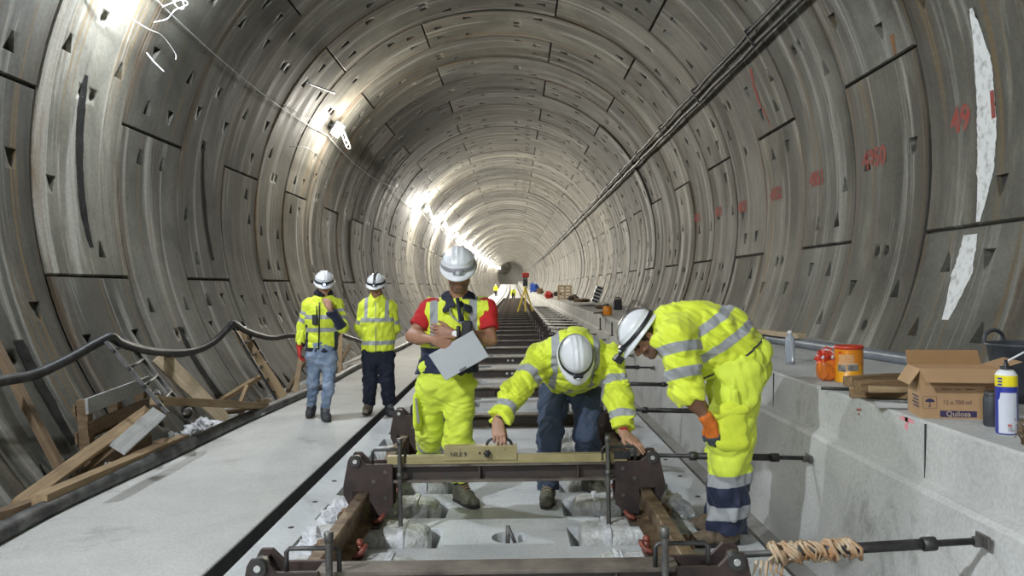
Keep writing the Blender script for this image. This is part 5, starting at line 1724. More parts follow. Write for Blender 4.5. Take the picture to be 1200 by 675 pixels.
def add_hair(person_, c, R, s=1.0, beard=False):
    c = A3(c)
    def g(x, y, z): return c + R @ (A3((x, y, z)) * s)
    v = Vol()
    v.ell(g(0, -0.020, 0.030), A3((0.081, 0.094, 0.088)) * s, R, 0.01)
    v.cut(g(0, 0.045, 0.0), R @ A3((0, 1, 0.15)), 0.006); v.cut(g(0, -0.02, -0.045), R @ A3((0, 0.35, -1)), 0.006)
    vol_obj(v, 0.006, 'hair', 'hair', person_, wrinkles(5, 0.002, 160))
    b = MB()
    for q in (-1, 1):
        pts = [g(0.016 * q, 0.0915, 0.024), g(0.034 * q, 0.089, 0.029), g(0.052 * q, 0.078, 0.024)]
        b.tube([Vector(p) for p in pts], [0.0045 * s, 0.005 * s, 0.002 * s], 7)
    b.build('eyebrow', 'hair', person_)
    if beard:
        v = Vol()
        v.cone(g(-0.062, 0.005, -0.055), g(-0.022, 0.064, -0.104), 0.013 * s, 0.017 * s, 0.02); v.cone(g(0.062, 0.005, -0.055), g(0.022, 0.064, -0.104), 0.013 * s, 0.017 * s, 0.02)
        v.ell(g(0, 0.074, -0.102), A3((0.030, 0.021, 0.024)) * s, R, 0.02); v.cone(g(-0.028, 0.086, -0.052), g(0.028, 0.086, -0.052), 0.008 * s, 0.008 * s, 0.006)
        vol_obj(v, 0.004, 'beard', 'hair', person_, wrinkles(6, 0.002, 190))
def boot(person_, ankle, toe, sole_z, mt, up=0.10, s=1.0, name='boot'):
    """a laced work boot: upper and laces in one shape, rubber sole as its part"""
    ankle, toe = A3(ankle), A3(toe)
    d = toe - ankle; d[2] = 0; L = np.linalg.norm(d); d /= L
    n = A3((-d[1], d[0], 0))
    pitch = (toe[2] - (ankle[2] - 0.06))
    heel = ankle - d * 0.035; heel[2] = sole_z(heel) if callable(sole_z) else sole_z
    def zz(p): return sole_z
    z0 = sole_z
    v = Vol()
    hl = A3((heel[0], heel[1], z0 + 0.045)); bl = A3((ankle[0] + d[0] * 0.11, ankle[1] + d[1] * 0.11, z0 + 0.042)); tl = A3((ankle[0] + d[0] * 0.185, ankle[1] + d[1] * 0.185, z0 + 0.038))
    v.cone(hl, bl, 0.040 * s, 0.045 * s, 0.03, 1); v.cone(bl, tl, 0.045 * s, 0.039 * s, 0.03, 1)
    v.cone(A3((ankle[0], ankle[1], z0 + 0.07)), A3((ankle[0], ankle[1], ankle[2] + up)) , 0.050 * s, 0.053 * s, 0.04, 1, capB=True)
    v.cone(A3((ankle[0] + d[0] * 0.03, ankle[1] + d[1] * 0.03, z0 + 0.10)), bl + A3((0, 0, 0.012)), 0.042 * s, 0.038 * s, 0.03, 1)
    v.cut((0, 0, z0 + 0.018), (0, 0, -1), 0.004)
    o = vol_obj(v, 0.006, name, mt, person_, wrinkles(11, 0.003, 60))
    v = Vol(); v.cone(A3((heel[0], heel[1], z0 + 0.01)), bl * A3((1, 1, 0)) + A3((0, 0, z0 + 0.01)), 0.044 * s, 0.049 * s, 0.02); v.cone(bl * A3((1, 1, 0)) + A3((0, 0, z0 + 0.01)), tl * A3((1, 1, 0)) + A3((0, 0, z0 + 0.01)), 0.049 * s, 0.043 * s, 0.02)
    v.cut((0, 0, z0 + 0.024), (0, 0, 1), 0.003); v.cut((0, 0, z0 + 0.001), (0, 0, -1), 0.003)
    vol_obj(v, 0.006, 'sole', 'sole', o)
    b = MB()
    for k in range(5):
        f = k / 4
        c = A3((ankle[0], ankle[1], z0)) + d * (0.115 - 0.062 * f) + A3((0, 0, 0.092 + 0.055 * f))
        b.tube(bez([Vector(c - n * 0.030 - A3((0, 0, 0.012))), Vector(c + d * 0.006 + A3((0, 0, 0.004))), Vector(c + n * 0.030 - A3((0, 0, 0.012)))], 4), 0.0032, 5)
    b.build('laces', 'rag' if mt in ('boot_brown', 'boot_olive') else 'grey_plastic', o)
    return o
def sdf_box_part(person_, c, R, size, mt, name, h=0.005, r=0.02):
    pass
def body_vol(J, s=1.0, hands=None, female=False):
    """the figure under the clothes"""
    v = Vol()
    pel, che, nb = A3(J['pel']), A3(J['che']), A3(J['neck'])
    side = unit(A3(J['shR']) - A3(J['shL']))
    fw = unit(np.cross(unit(nb - pel), side)) if True else None
    v.cone(pel, che, 0.125 * s, 0.14 * s, 0.05, 0, flat=(fw, 0.72))
    v.cone(che, nb - unit(nb - che) * 0.08, 0.14 * s, 0.09 * s, 0.05, 0, flat=(fw, 0.75))
    for q in 'LR':
        v.cone(nb - unit(nb - che) * 0.05, J['sh' + q], 0.06 * s, 0.055 * s, 0.04, 0)
        limb(v, J['sh' + q], J['el' + q], J['wr' + q], 0.052 * s, 0.040 * s, 0.027 * s, 1, 2)
        fa = A3(J['el' + q]) + (A3(J['wr' + q]) - A3(J['el' + q])) * 0.28
        v.ell(fa, A3((0.043, 0.043, 0.043)) * s, None, 0.05, 2)
        v.cone(pel, J['hip' + q], 0.10 * s, 0.09 * s, 0.05, 3)
        limb(v, J['hip' + q], J['kn' + q], J['an' + q], 0.083 * s, 0.055 * s, 0.038 * s, 3, 4)
        dt = A3(J['toe' + q]) - A3(J['an' + q]); dt[2] = 0; dt = unit(dt)
        v.cone(J['an' + q], A3(J['an' + q]) + dt * 0.09 + A3((0, 0, -0.10)), 0.034 * s, 0.020 * s, 0.02, 4)
    return v, fw, side
def person(label, loc):
    return thing('person', label, 'person', loc)
def lat(V, o, side): return (V - A3(o)) @ unit(side)
def NP(px, py, d): return np.array(P(px, py, d))

# ------------------------------------------------------------------ man in the middle with the clipboard
def man_middle():
    J = dict(pel=NP(521, 447, 5.55), che=NP(533, 388, 5.52), neck=NP(537, 352, 5.50),
             shL=NP(505, 361, 5.50), shR=NP(569, 361, 5.50), elL=NP(483, 394, 5.42), elR=NP(575, 398, 5.42), wrL=NP(511, 399, 5.205), wrR=NP(530, 391, 5.29),
             hipL=NP(505, 455, 5.56), hipR=NP(540, 455, 5.55), knL=NP(503, 505, 5.66), knR=NP(537, 515, 5.52), anL=NP(501, 547, 6.12), anR=NP(540, 566, 5.56),
             toeL=NP(500, 556, 6.0), toeR=NP(554, 582, 5.42))
    pr = person('man in white helmet, yellow vest and red shirt, standing with a clipboard', (J['anR'][0], J['anR'][1], 0.0))
    v, fw, side = body_vol(J)
    fwd, up = (0.03, -0.89, -0.45), (0, -0.45, 0.89)
    R = head_frame(fwd, up); c = NP(537.5, 318, 5.42)
    ex = add_head(v, c, R, J['neck'], 1.07)
    fingers(v, J['wrL'], (1, 0.02, -0.42), (0.0, -1, 0.1), (0.4, 0, 1), curl=((0.25, 0.35, 0.2), (0.28, 0.4, 0.25), (0.32, 0.45, 0.3), (0.38, 0.5, 0.3)), thumb=(0.75, 0.6, 0.1))
    fingers(v, J['wrR'], (-1, 0.08, 0.22), (0.0, -1, 0.15), (0.1, 0.2, 1), curl=(0.25, 0.5, 0.4), thumb=(0.7, 0.6, -0.2))
    vol_obj(v, 0.0042, 'body', ['skin_tan', 'eye', 'stubble'], pr, extra=ex, facemat=stubble(c, R))
    add_hair(pr, c, R, 1.07)
    helmet(pr, c, R, 'grey_plastic', 'grey', None, 1.07)
    # red shirt: sleeves and shoulders
    v = Vol(); nb = J['neck']
    for q in 'LR':
        s, e = J['sh' + q], J['el' + q]
        v.cone(nb - A3((0, 0, 0.08)), s, 0.065, 0.072, 0.03); v.cone(s + (e - s) * 0.08, s + (e - s) * 0.68, 0.074, 0.072, 0.03, capB=True)
    v.cone(J['pel'] + A3((0, 0, 0.05)), J['che'], 0.15, 0.16, 0.05, flat=(fw, 0.72))
    vol_obj(v, 0.0065, 'red_shirt', 'red_cloth', pr, wrinkles(2, 0.005, 38))
    # vest
    v = Vol()
    hem = A3((J['pel'][0], J['pel'][1], 0.86))
    v.cone(hem, J['che'], 0.205, 0.205, 0.06, 1, flat=(fw, 0.70)); v.cone(J['che'], nb - A3((0, 0, 0.07)), 0.205, 0.115, 0.07, 1, flat=(fw, 0.74))
    for q in 'LR':
        s = J['sh' + q]
        v.cone(nb - A3((0, 0, 0.055)), s + unit((s - nb) * A3((1, 1, 0.3))) * 0.022, 0.092, 0.090, 0.06, 1, capB=True); v.cone(J['che'] + A3((0, 0, -0.05)), s + A3((0, 0, -0.03)), 0.13, 0.075, 0.06, 1, flat=(fw, 0.9))
    v.cut((0, 0, 0.925), (0, 0, -1)); v.cut(nb + A3((0, -0.01, 0.012)), (0, -0.25, 1), 0.015)
    ctr = J['che']
    vol_obj(v, 0.0055, 'vest', 'hivis', pr, wrinkles(8, 0.008, 34),
            ref=lambda V, l: np.minimum(0.027 - np.abs(np.abs(lat(V, ctr, side)) - 0.135), V[:, 2] - 1.115),
            navy=lambda V, l: 1.105 - V[:, 2] + 0.0 * V[:, 0])
    # navy collar
    for q in (-1, 1):
        v = Vol()
        a = nb + A3((0, 0.05, 0.045)); m_ = nb + unit(side) * 0.082 * q + A3((0, -0.01, 0.035)); e = nb + unit(side) * 0.075 * q + A3((0, -0.125, -0.060)); t_ = nb + unit(side) * 0.02 * q + A3((0, -0.15, -0.035))
        fl = (unit(side) * 0.5 * q + A3((0, -0.55, 0.65)), 0.38)
        v.cone(a, m_, 0.030, 0.034, 0.02, flat=fl); v.cone(m_, e, 0.040, 0.030, 0.02, flat=fl); v.cone(m_, t_, 0.030, 0.016, 0.02, flat=fl)
        vol_obj(v, 0.005, 'collar', 'navy_cloth', pr)
    b = MB()
    for q in (-1, 1):
        b.tube(bez([Vector(nb + A3((0.05 * q, -0.12, -0.03))), Vector(nb + A3((0.035 * q, -0.175, -0.10))), Vector(NP(541, 379, 5.235))], 6), 0.006, 6)
    b.build('lanyard', 'grey_plastic', pr)
    b = MB(); b.tube(bez([Vector(NP(536, 350, 5.36)), Vector(NP(538, 362, 5.31)), Vector(NP(540, 378, 5.25))], 6), 0.014, 6); b.build('shirt_placket', 'navy_cloth', pr)
    w = J['wrR']; d_ = unit(J['elR'] - w)
    b = MB(); b.cyl(Vector(w + d_ * 0.012), Vector(w + d_ * 0.034), 0.033, n=18); b.cyl(Vector(w + d_ * 0.023 + A3((0, -0.030, 0.004))), Vector(w + d_ * 0.023 + A3((0, -0.041, 0.005))), 0.021, n=18, mi=1); b.build('watch', ['black_plastic', 'zinc'], pr)
    # trousers
    v = Vol()
    v.cone(J['pel'] + A3((0, 0, 0.10)), J['pel'], 0.18, 0.18, 0.05, 0, flat=(fw, 0.72))
    for q, wd in (('L', 0), ('R', 0)):
        h, k_, a = J['hip' + q], J['kn' + q], J['an' + q]
        v.cone(h + A3((0, 0, 0.02)), k_, 0.106, 0.092, 0.04, 1); v.cone(k_, a - (a - k_) * 0.06, 0.092, 0.080, 0.04, 2, capB=True)
    kz = J['knL'][2]
    def rf(V, l):
        return np.where(l == 2, np.maximum(band(V, J['knL'], J['anL'], 0.17, 0.030), band(V, J['knR'], J['anR'], 0.19, 0.0)), -1)
    vol_obj(v, 0.0062, 'trousers', 'hivis_green', pr, wrinkles(4, 0.011, 30), ref=rf, navy=lambda V, l: np.full(len(V), -1.0))
    # cargo pocket on the outer thigh, and its grey edge
    v = Vol(); pc = NP(489, 481, 5.50)
    v.cone(pc + A3((0.0, 0.03, 0.075)), pc + A3((0.0, 0.03, -0.085)), 0.062, 0.066, 0.02, flat=((1, -0.3, 0), 0.4)); vol_obj(v, 0.006, 'cargo_pocket', 'hivis_plain', pr)
    b = MB(); b.bar(Vector(pc + A3((-0.005, -0.034, 0.09))), Vector(pc + A3((0.012, -0.034, -0.085))), 0.030, 0.010, (1, 0.6, 0)); b.build('pocket_trim', 'grey_plastic', pr, 0.004)
    boot(pr, J['anR'], J['toeR'], 0.0, 'boot_olive'); boot(pr, J['anL'], J['toeL'], 0.03, 'boot_olive')
    return J
JM = man_middle()
# clipboard and radio he carries
cl = [NP(502, 416, 5.19), NP(554, 387, 5.215), NP(573, 417.5, 5.15), NP(522, 446, 5.12)]
cl = [Vector(x) for x in cl]
t = thing('clipboard', 'grey clipboard held by the man in the red shirt', 'clipboard', cl[3])
n_ = (cl[1] - cl[0]).cross(cl[3] - cl[0]).normalized(); n_ = n_ if n_.y > 0 else -n_
b = MB(); b.add([p_ for p_ in cl] + [p_ + n_ * 0.007 for p_ in cl], [(0, 1, 2, 3), (7, 6, 5, 4), (0, 4, 5, 1), (1, 5, 6, 2), (2, 6, 7, 3), (3, 7, 4, 0)]); b.build('board', 'clipboard', t, 0.002)
b = MB(); cm = cl[3] + (cl[2] - cl[3]) * 0.42 + (cl[0] - cl[3]) * 0.05 - n_ * 0.002; b.bar(cm - (cl[2] - cl[3]).normalized() * 0.025, cm + (cl[2] - cl[3]).normalized() * 0.025, 0.004, 0.014, (cl[0] - cl[3])); b.build('clip', 'black_plastic', t)
rp = Vector(NP(547, 387, 5.235))
t = thing('two_way_radio', 'black two-way radio hanging on the chest of the man with the clipboard', 'radio', rp - Vector((0, 0, 0.07)))
b = MB(); b.box(rp, (0.072, 0.042, 0.13), 0, Matrix.Rotation(0.10, 3, 'Y')); b.build('case', 'black_plastic', t, 0.016)
b = MB(); b.cyl(rp + Vector((-0.02, 0, 0.06)), rp + Vector((-0.03, 0, 0.125)), 0.007, n=8); b.build('antenna', 'black_plastic', t)
b = MB(); b.cyl(rp + Vector((-0.055, 0, -0.05)), rp + Vector((-0.055, 0, 0.03)), 0.014, n=10); b.build('microphone', 'black_plastic', t, 0.004)

# ------------------------------------------------------------------ kneeling man bent over the level
def man_kneeling():
    J = dict(pel=NP(668, 440, 5.68), che=NP(670, 424, 5.34), neck=NP(673, 403, 5.22),
             shL=NP(635, 421, 5.26), shR=NP(712, 423, 5.28), elL=NP(602, 463, 5.02), elR=NP(727, 470, 5.06), wrL=NP(583, 495, 4.838), wrR=NP(731, 508, 4.92),
             hipL=NP(650, 452, 5.70), hipR=NP(687, 452, 5.72), knL=NP(644, 510, 5.46), knR=NP(687, 508, 5.50), anL=NP(642, 566, 5.56), anR=NP(690, 553, 5.83),
             toeL=NP(640, 588, 5.36), toeR=NP(702, 570, 5.70))
    pr = person('man in white helmet and yellow jacket bending forward with both hands at the level', (J['anL'][0], J['anL'][1], 0.0))
    v, fw, side = body_vol(J)
    R = head_frame((0.05, -0.42, -0.91), (0.02, -0.91, 0.42)); c = NP(674, 420, 5.09)
    ex = add_head(v, c, R, J['neck'])
    # left in the photo: fist round the level's handle; right: flat hand on the frame end
    fingers(v, J['wrL'], (0.10, -0.62, -0.80), (-0.05, -0.78, 0.60), (1, -0.05, 0.1), curl=((0.50, 0.75, 0.8), (0.55, 0.8, 0.8), (0.5, 0.8, 0.8), (0.45, 0.75, 0.8)), thumb=(0.7, 0.35, -0.65), spread=0.05)
    fingers(v, J['wrR'], (0.55, -0.45, -0.42), (0.15, -0.45, 0.9), (-0.75, -0.5, 0), curl=((0.15, 0.2, 0.1), (0.12, 0.2, 0.1), (0.15, 0.22, 0.12), (0.2, 0.25, 0.15)), thumb=(0.7, 0.65, -0.2))
    vol_obj(v, 0.0042, 'body', ['skin', 'eye'], pr, extra=ex)
    add_hair(pr, c, R)
    helmet(pr, c, R, 'black_plastic', 'lens', None)
    # jacket
    v = Vol(); nb = J['neck']; upv = unit(nb - J['pel'])
    back = A3((0, 0.25, 1)); back /= np.linalg.norm(back)
    v.cone(J['pel'] - upv * 0.02, J['che'], 0.205, 0.222, 0.06, 1, flat=(fw, 0.74)); v.cone(J['che'], nb + upv * 0.0 - back * 0.03, 0.222, 0.15, 0.07, 1, flat=(fw, 0.76))
    v.ell(J['che'] + A3((0, 0.06, 0.07)), (0.19, 0.17, 0.12), None, 0.06, 1)
    for q in 'LR':
        s, e, w = J['sh' + q], J['el' + q], J['wr' + q]
        v.cone(nb - back * 0.02, s, 0.10, 0.102, 0.06, 1)
        v.cone(s, e, 0.100, 0.083, 0.04, 2 if q == 'L' else 3); v.cone(e, e + (w - e) * 0.86, 0.082, 0.064, 0.03, 4 if q == 'L' else 5, capB=True)
    v.cut(J['pel'] - upv * 0.03, -upv, 0.01)
    def rf(V, l):
        o = np.full(len(V), -1.0)
        for q, a, b_ in (('L', 2, 4), ('R', 3, 5)):
            s, e, w = J['sh' + q], J['el' + q], J['wr' + q]
            o = np.where(l == a, band(V, s, e, 0.20, 0.026), o)
            o = np.where(l == b_, band(V, e, w, np.linalg.norm(w - e) * 0.86 - 0.085, 0.026), o)
        st = 0.024 - np.abs(np.abs(lat(V, J['che'], side)) - 0.135)
        chestband = band(V, J['pel'], nb, 0.24, 0.026)
        o = np.where(l == 1, np.maximum(np.minimum(st, (V - J['pel']) @ upv - 0.23), chestband), o)
        return o
    vol_obj(v, 0.0058, 'jacket', 'hivis', pr, wrinkles(21, 0.012, 32), ref=rf, navy=lambda V, l: np.full(len(V), -1.0))
    v = Vol()
    for q in (-1, 1):
        v.cone(nb + unit(side) * 0.075 * q + A3((0, 0.03, 0.055)), nb + unit(side) * 0.05 * q + A3((0, -0.10, -0.06)), 0.026, 0.022, 0.02)
    v.cone(nb + A3((-0.07, 0.03, 0.06)), nb + A3((0.07, 0.03, 0.06)), 0.026, 0.026, 0.02)
    vol_obj(v, 0.006, 'collar', 'hivis_plain', pr)
    b = MB(); b.tube(bez([Vector(NP(676, 432, 5.08)), Vector(NP(674, 440, 5.16)), Vector(NP(671, 448, 5.26))], 5), 0.005, 6); b.build('zip', 'black_plastic', pr)
    # jeans
    v = Vol()
    v.cone(J['pel'] + upv * 0.03, J['pel'] - A3((0, 0, 0.02)), 0.17, 0.175, 0.05, 0, flat=((0, 1, 0), 0.75))
    for q in 'LR':
        h, k_, a = J['hip' + q], J['kn' + q], J['an' + q]
        v.cone(h, k_, 0.104, 0.082, 0.04, 1); v.cone(k_, a + A3((0, 0, 0.02)), 0.081, 0.072, 0.035, 2); v.cone(a + A3((0, 0, 0.02)), a - A3((0, 0, 0.045)), 0.073, 0.075, 0.02, 2, capB=True)
    vol_obj(v, 0.0062, 'jeans', 'denim_dark', pr, wrinkles(33, 0.010, 36))
    boot(pr, J['anL'], J['toeL'], 0.0, 'boot_olive', 0.06); boot(pr, J['anR'], J['toeR'], 0.0, 'boot_olive', 0.06)
    # bracelets
    for q, mt in (('L', 'black_plastic'), ('R', 'red_cloth')):
        w, e = J['wr' + q], J['el' + q]; d_ = unit(e - w)
        b = MB(); b.lathe([(0.030, 0), (0.034, 0.006), (0.030, 0.014), (0.026, 0.007), (0.030, 0)], Vector(w + d_ * 0.012), Vector(d_), 18); b.build('bracelet', mt, pr)
man_kneeling()

# ------------------------------------------------------------------ man on the right, bent over with hands on his knees
def man_right():
    J = dict(pel=NP(866, 424, 4.68), che=NP(815, 394, 4.67), neck=NP(776, 385, 4.66),
             shL=NP(792, 396, 4.47), shR=NP(786, 394, 4.86), elL=NP(808, 462, 4.40), elR=NP(806, 448, 4.92), wrL=NP(832, 496, 4.43), wrR=NP(830, 486, 4.76),
             hipL=NP(868, 432, 4.58), hipR=NP(866, 430, 4.78), knL=NP(857, 522, 4.56), knR=NP(853, 518, 4.80), anL=NP(851, 604, 4.58), anR=NP(848, 595, 4.86),
             toeL=NP(822, 630, 4.56), toeR=NP(818, 616, 4.84))
    pr = person('man in full yellow workwear on the right bending down with hands on his knees', (J['anL'][0], J['anL'][1], 0.0))
    v, fw, side = body_vol(J)
    R = head_frame((-0.62, -0.06, -0.78), (-0.78, 0.0, 0.62)); c = NP(756, 394, 4.66)
    ex = add_head(v, c, R, J['neck'])
    fingers(v, J['wrL'], (0.22, 0.1, -1), (-0.55, -0.83, 0), (-0.6, 0.5, -0.1), curl=(0.45, 0.6, 0.4), thumb=(0.7, 0.55, -0.2))
    fingers(v, J['wrR'], (0.3, 0.1, -1), (-0.5, 0.8, 0), (-0.6, -0.5, -0.1), curl=(0.45, 0.6, 0.4), thumb=(0.7, 0.55, -0.2))
    vol_obj(v, 0.0042, 'body', ['skin_tan', 'eye', 'stubble'], pr, extra=ex, facemat=stubble(c, R))
    add_hair(pr, c, R, 1.0)
    helmet(pr, c, R, 'black_plastic', 'lens', 'black_plastic')
    # goggles pushed out in front of the peak
    g = lambda x, y, z: Vector(c + R @ A3((x, y, z)))
    b = MB(); b.box(g(0, 0.205, 0.045), (0.09, 0.045, 0.05), 0, Matrix(R.tolist())); b.tube([g(0, 0.18, 0.055), g(0, 0.135, 0.06)], 0.014, 8); b.build('headlamp', 'black_plastic', pr, 0.01)
    # gloves
    v = Vol(); fingers(v, J['wrL'], (0.22, 0.1, -1), (-0.55, -0.83, 0), (-0.6, 0.5, -0.1), curl=(0.45, 0.6, 0.4), thumb=(0.7, 0.55, -0.2), g=0.0028)
    d_ = unit(J['elL'] - J['wrL']); v.cone(J['wrL'] - d_ * 0.01, J['wrL'] + d_ * 0.045, 0.037, 0.040, 0.01, 7)
    xs = J['wrL']
    vol_obj(v, 0.004, 'glove', ['glove_orange', 'glove_grey'], pr, facemat=lambda C, l: ((C - xs) @ unit((0.55, 0.5, -0.55)) > 0.052).astype(int))
    v = Vol(); fingers(v, J['wrR'], (0.3, 0.1, -1), (-0.5, 0.8, 0), (-0.6, -0.5, -0.1), curl=(0.45, 0.6, 0.4), thumb=(0.7, 0.55, -0.2), g=0.0028); vol_obj(v, 0.005, 'glove', 'glove_orange', pr)
    # jacket
    v = Vol(); nb = J['neck']; upv = unit(nb - J['pel'])
    v.cone(J['pel'] + upv * -0.02, J['che'] , 0.198, 0.203, 0.07, 1); v.cone(J['che'], nb + A3((0.06, 0, 0.02)), 0.205, 0.135, 0.07, 1)
    v.ell(NP(845, 400, 4.67), (0.20, 0.20, 0.19), None, 0.06, 1)
    for q in 'LR':
        s, e, w = J['sh' + q], J['el' + q], J['wr' + q]
        v.cone(nb + A3((0.05, 0, -0.02)), s, 0.10, 0.105, 0.05, 1)
        v.cone(s, e, 0.112, 0.090, 0.04, 2 if q == 'L' else 3); v.cone(e, e + (w - e) * 0.90, 0.088, 0.064, 0.03, 4 if q == 'L' else 5, capB=True)
    v.cone(nb + A3((0.03, 0, 0.02)), nb - A3((0.035, 0, -0.008)), 0.092, 0.080, 0.03, 6, capB=True)
    hemn = A3((0.54, 0.0, -0.84)); hemc = NP(872, 411, 4.67)
    v.cut(hemc, hemn, 0.008)
    def rf(V, l):
        o = np.full(len(V), -1.0)
        for q, a in (('L', 2), ('R', 3)):
            s, e = J['sh' + q], J['el' + q]
            o = np.where(l == a, np.maximum(band(V, s, e, 0.065, 0.029), band(V, s, e, 0.205, 0.029)), o)
        ax = unit(A3((0.86, 0, 0.10)))
        a2 = unit(hemn)
        b1 = 0.026 - np.abs((V - hemc) @ a2 + 0.135); b2 = 0.026 - np.abs((V - hemc) @ a2 + 0.275)
        return np.where(l == 1, np.maximum(b1, b2), o)
    vol_obj(v, 0.0058, 'jacket', 'hivis', pr, wrinkles(41, 0.013, 29), ref=rf, navy=lambda V, l: np.where(l == 1, 0.006 - np.abs((V - hemc) @ unit(hemn) + 0.016), -1.0))
    # trousers
    v = Vol()
    v.cone(J['pel'] + upv * 0.08, J['pel'], 0.150, 0.160, 0.05, 0); v.ell(NP(875, 424, 4.68), (0.128, 0.175, 0.155), None, 0.05, 0)
    for q in 'LR':
        h, k_, a = J['hip' + q], J['kn' + q], J['an' + q]
        v.cone(h + A3((-0.01, 0, 0)), k_, 0.142, 0.120, 0.05, 1); v.cone(k_, a - A3((0, 0, 0.075)), 0.120, 0.104, 0.04, 2, capB=True)
    v.cut(hemc - unit(hemn) * 0.06, -hemn, 0.01)
    def zq(V): return V[:, 2] - 0.10 * (V[:, 0] - J['anL'][0])
    vol_obj(v, 0.0062, 'trousers', 'hivis_green', pr, wrinkles(43, 0.013, 29),
            ref=lambda V, l: np.maximum(0.034 - np.abs(zq(V) - 0.392), 0.038 - np.abs(zq(V) - 0.205)),
            navy=lambda V, l: 0.36 - zq(V))
    # flapped cargo pocket on the thigh
    v = Vol(); pc = NP(857, 497, 4.435)
    v.cone(pc + A3((0.0, 0, 0.05)), pc + A3((0.005, 0, -0.075)), 0.082, 0.086, 0.02, flat=((0.0, -1, 0), 0.28)); vol_obj(v, 0.006, 'cargo_pocket', 'hivis_plain', pr, wrinkles(9, 0.006, 40))
    v = Vol(); v.cone(pc + A3((-0.075, -0.012, 0.055)), pc + A3((0.075, -0.012, 0.085)), 0.026, 0.026, 0.01, flat=((0.0, -1, 0), 0.45)); vol_obj(v, 0.005, 'pocket_flap', 'hivis_plain', pr)
    boot(pr, J['anL'], J['toeL'], 0.0, 'boot_brown', 0.05); boot(pr, J['anR'], J['toeR'], 0.0, 'boot_brown', 0.05)
man_right()

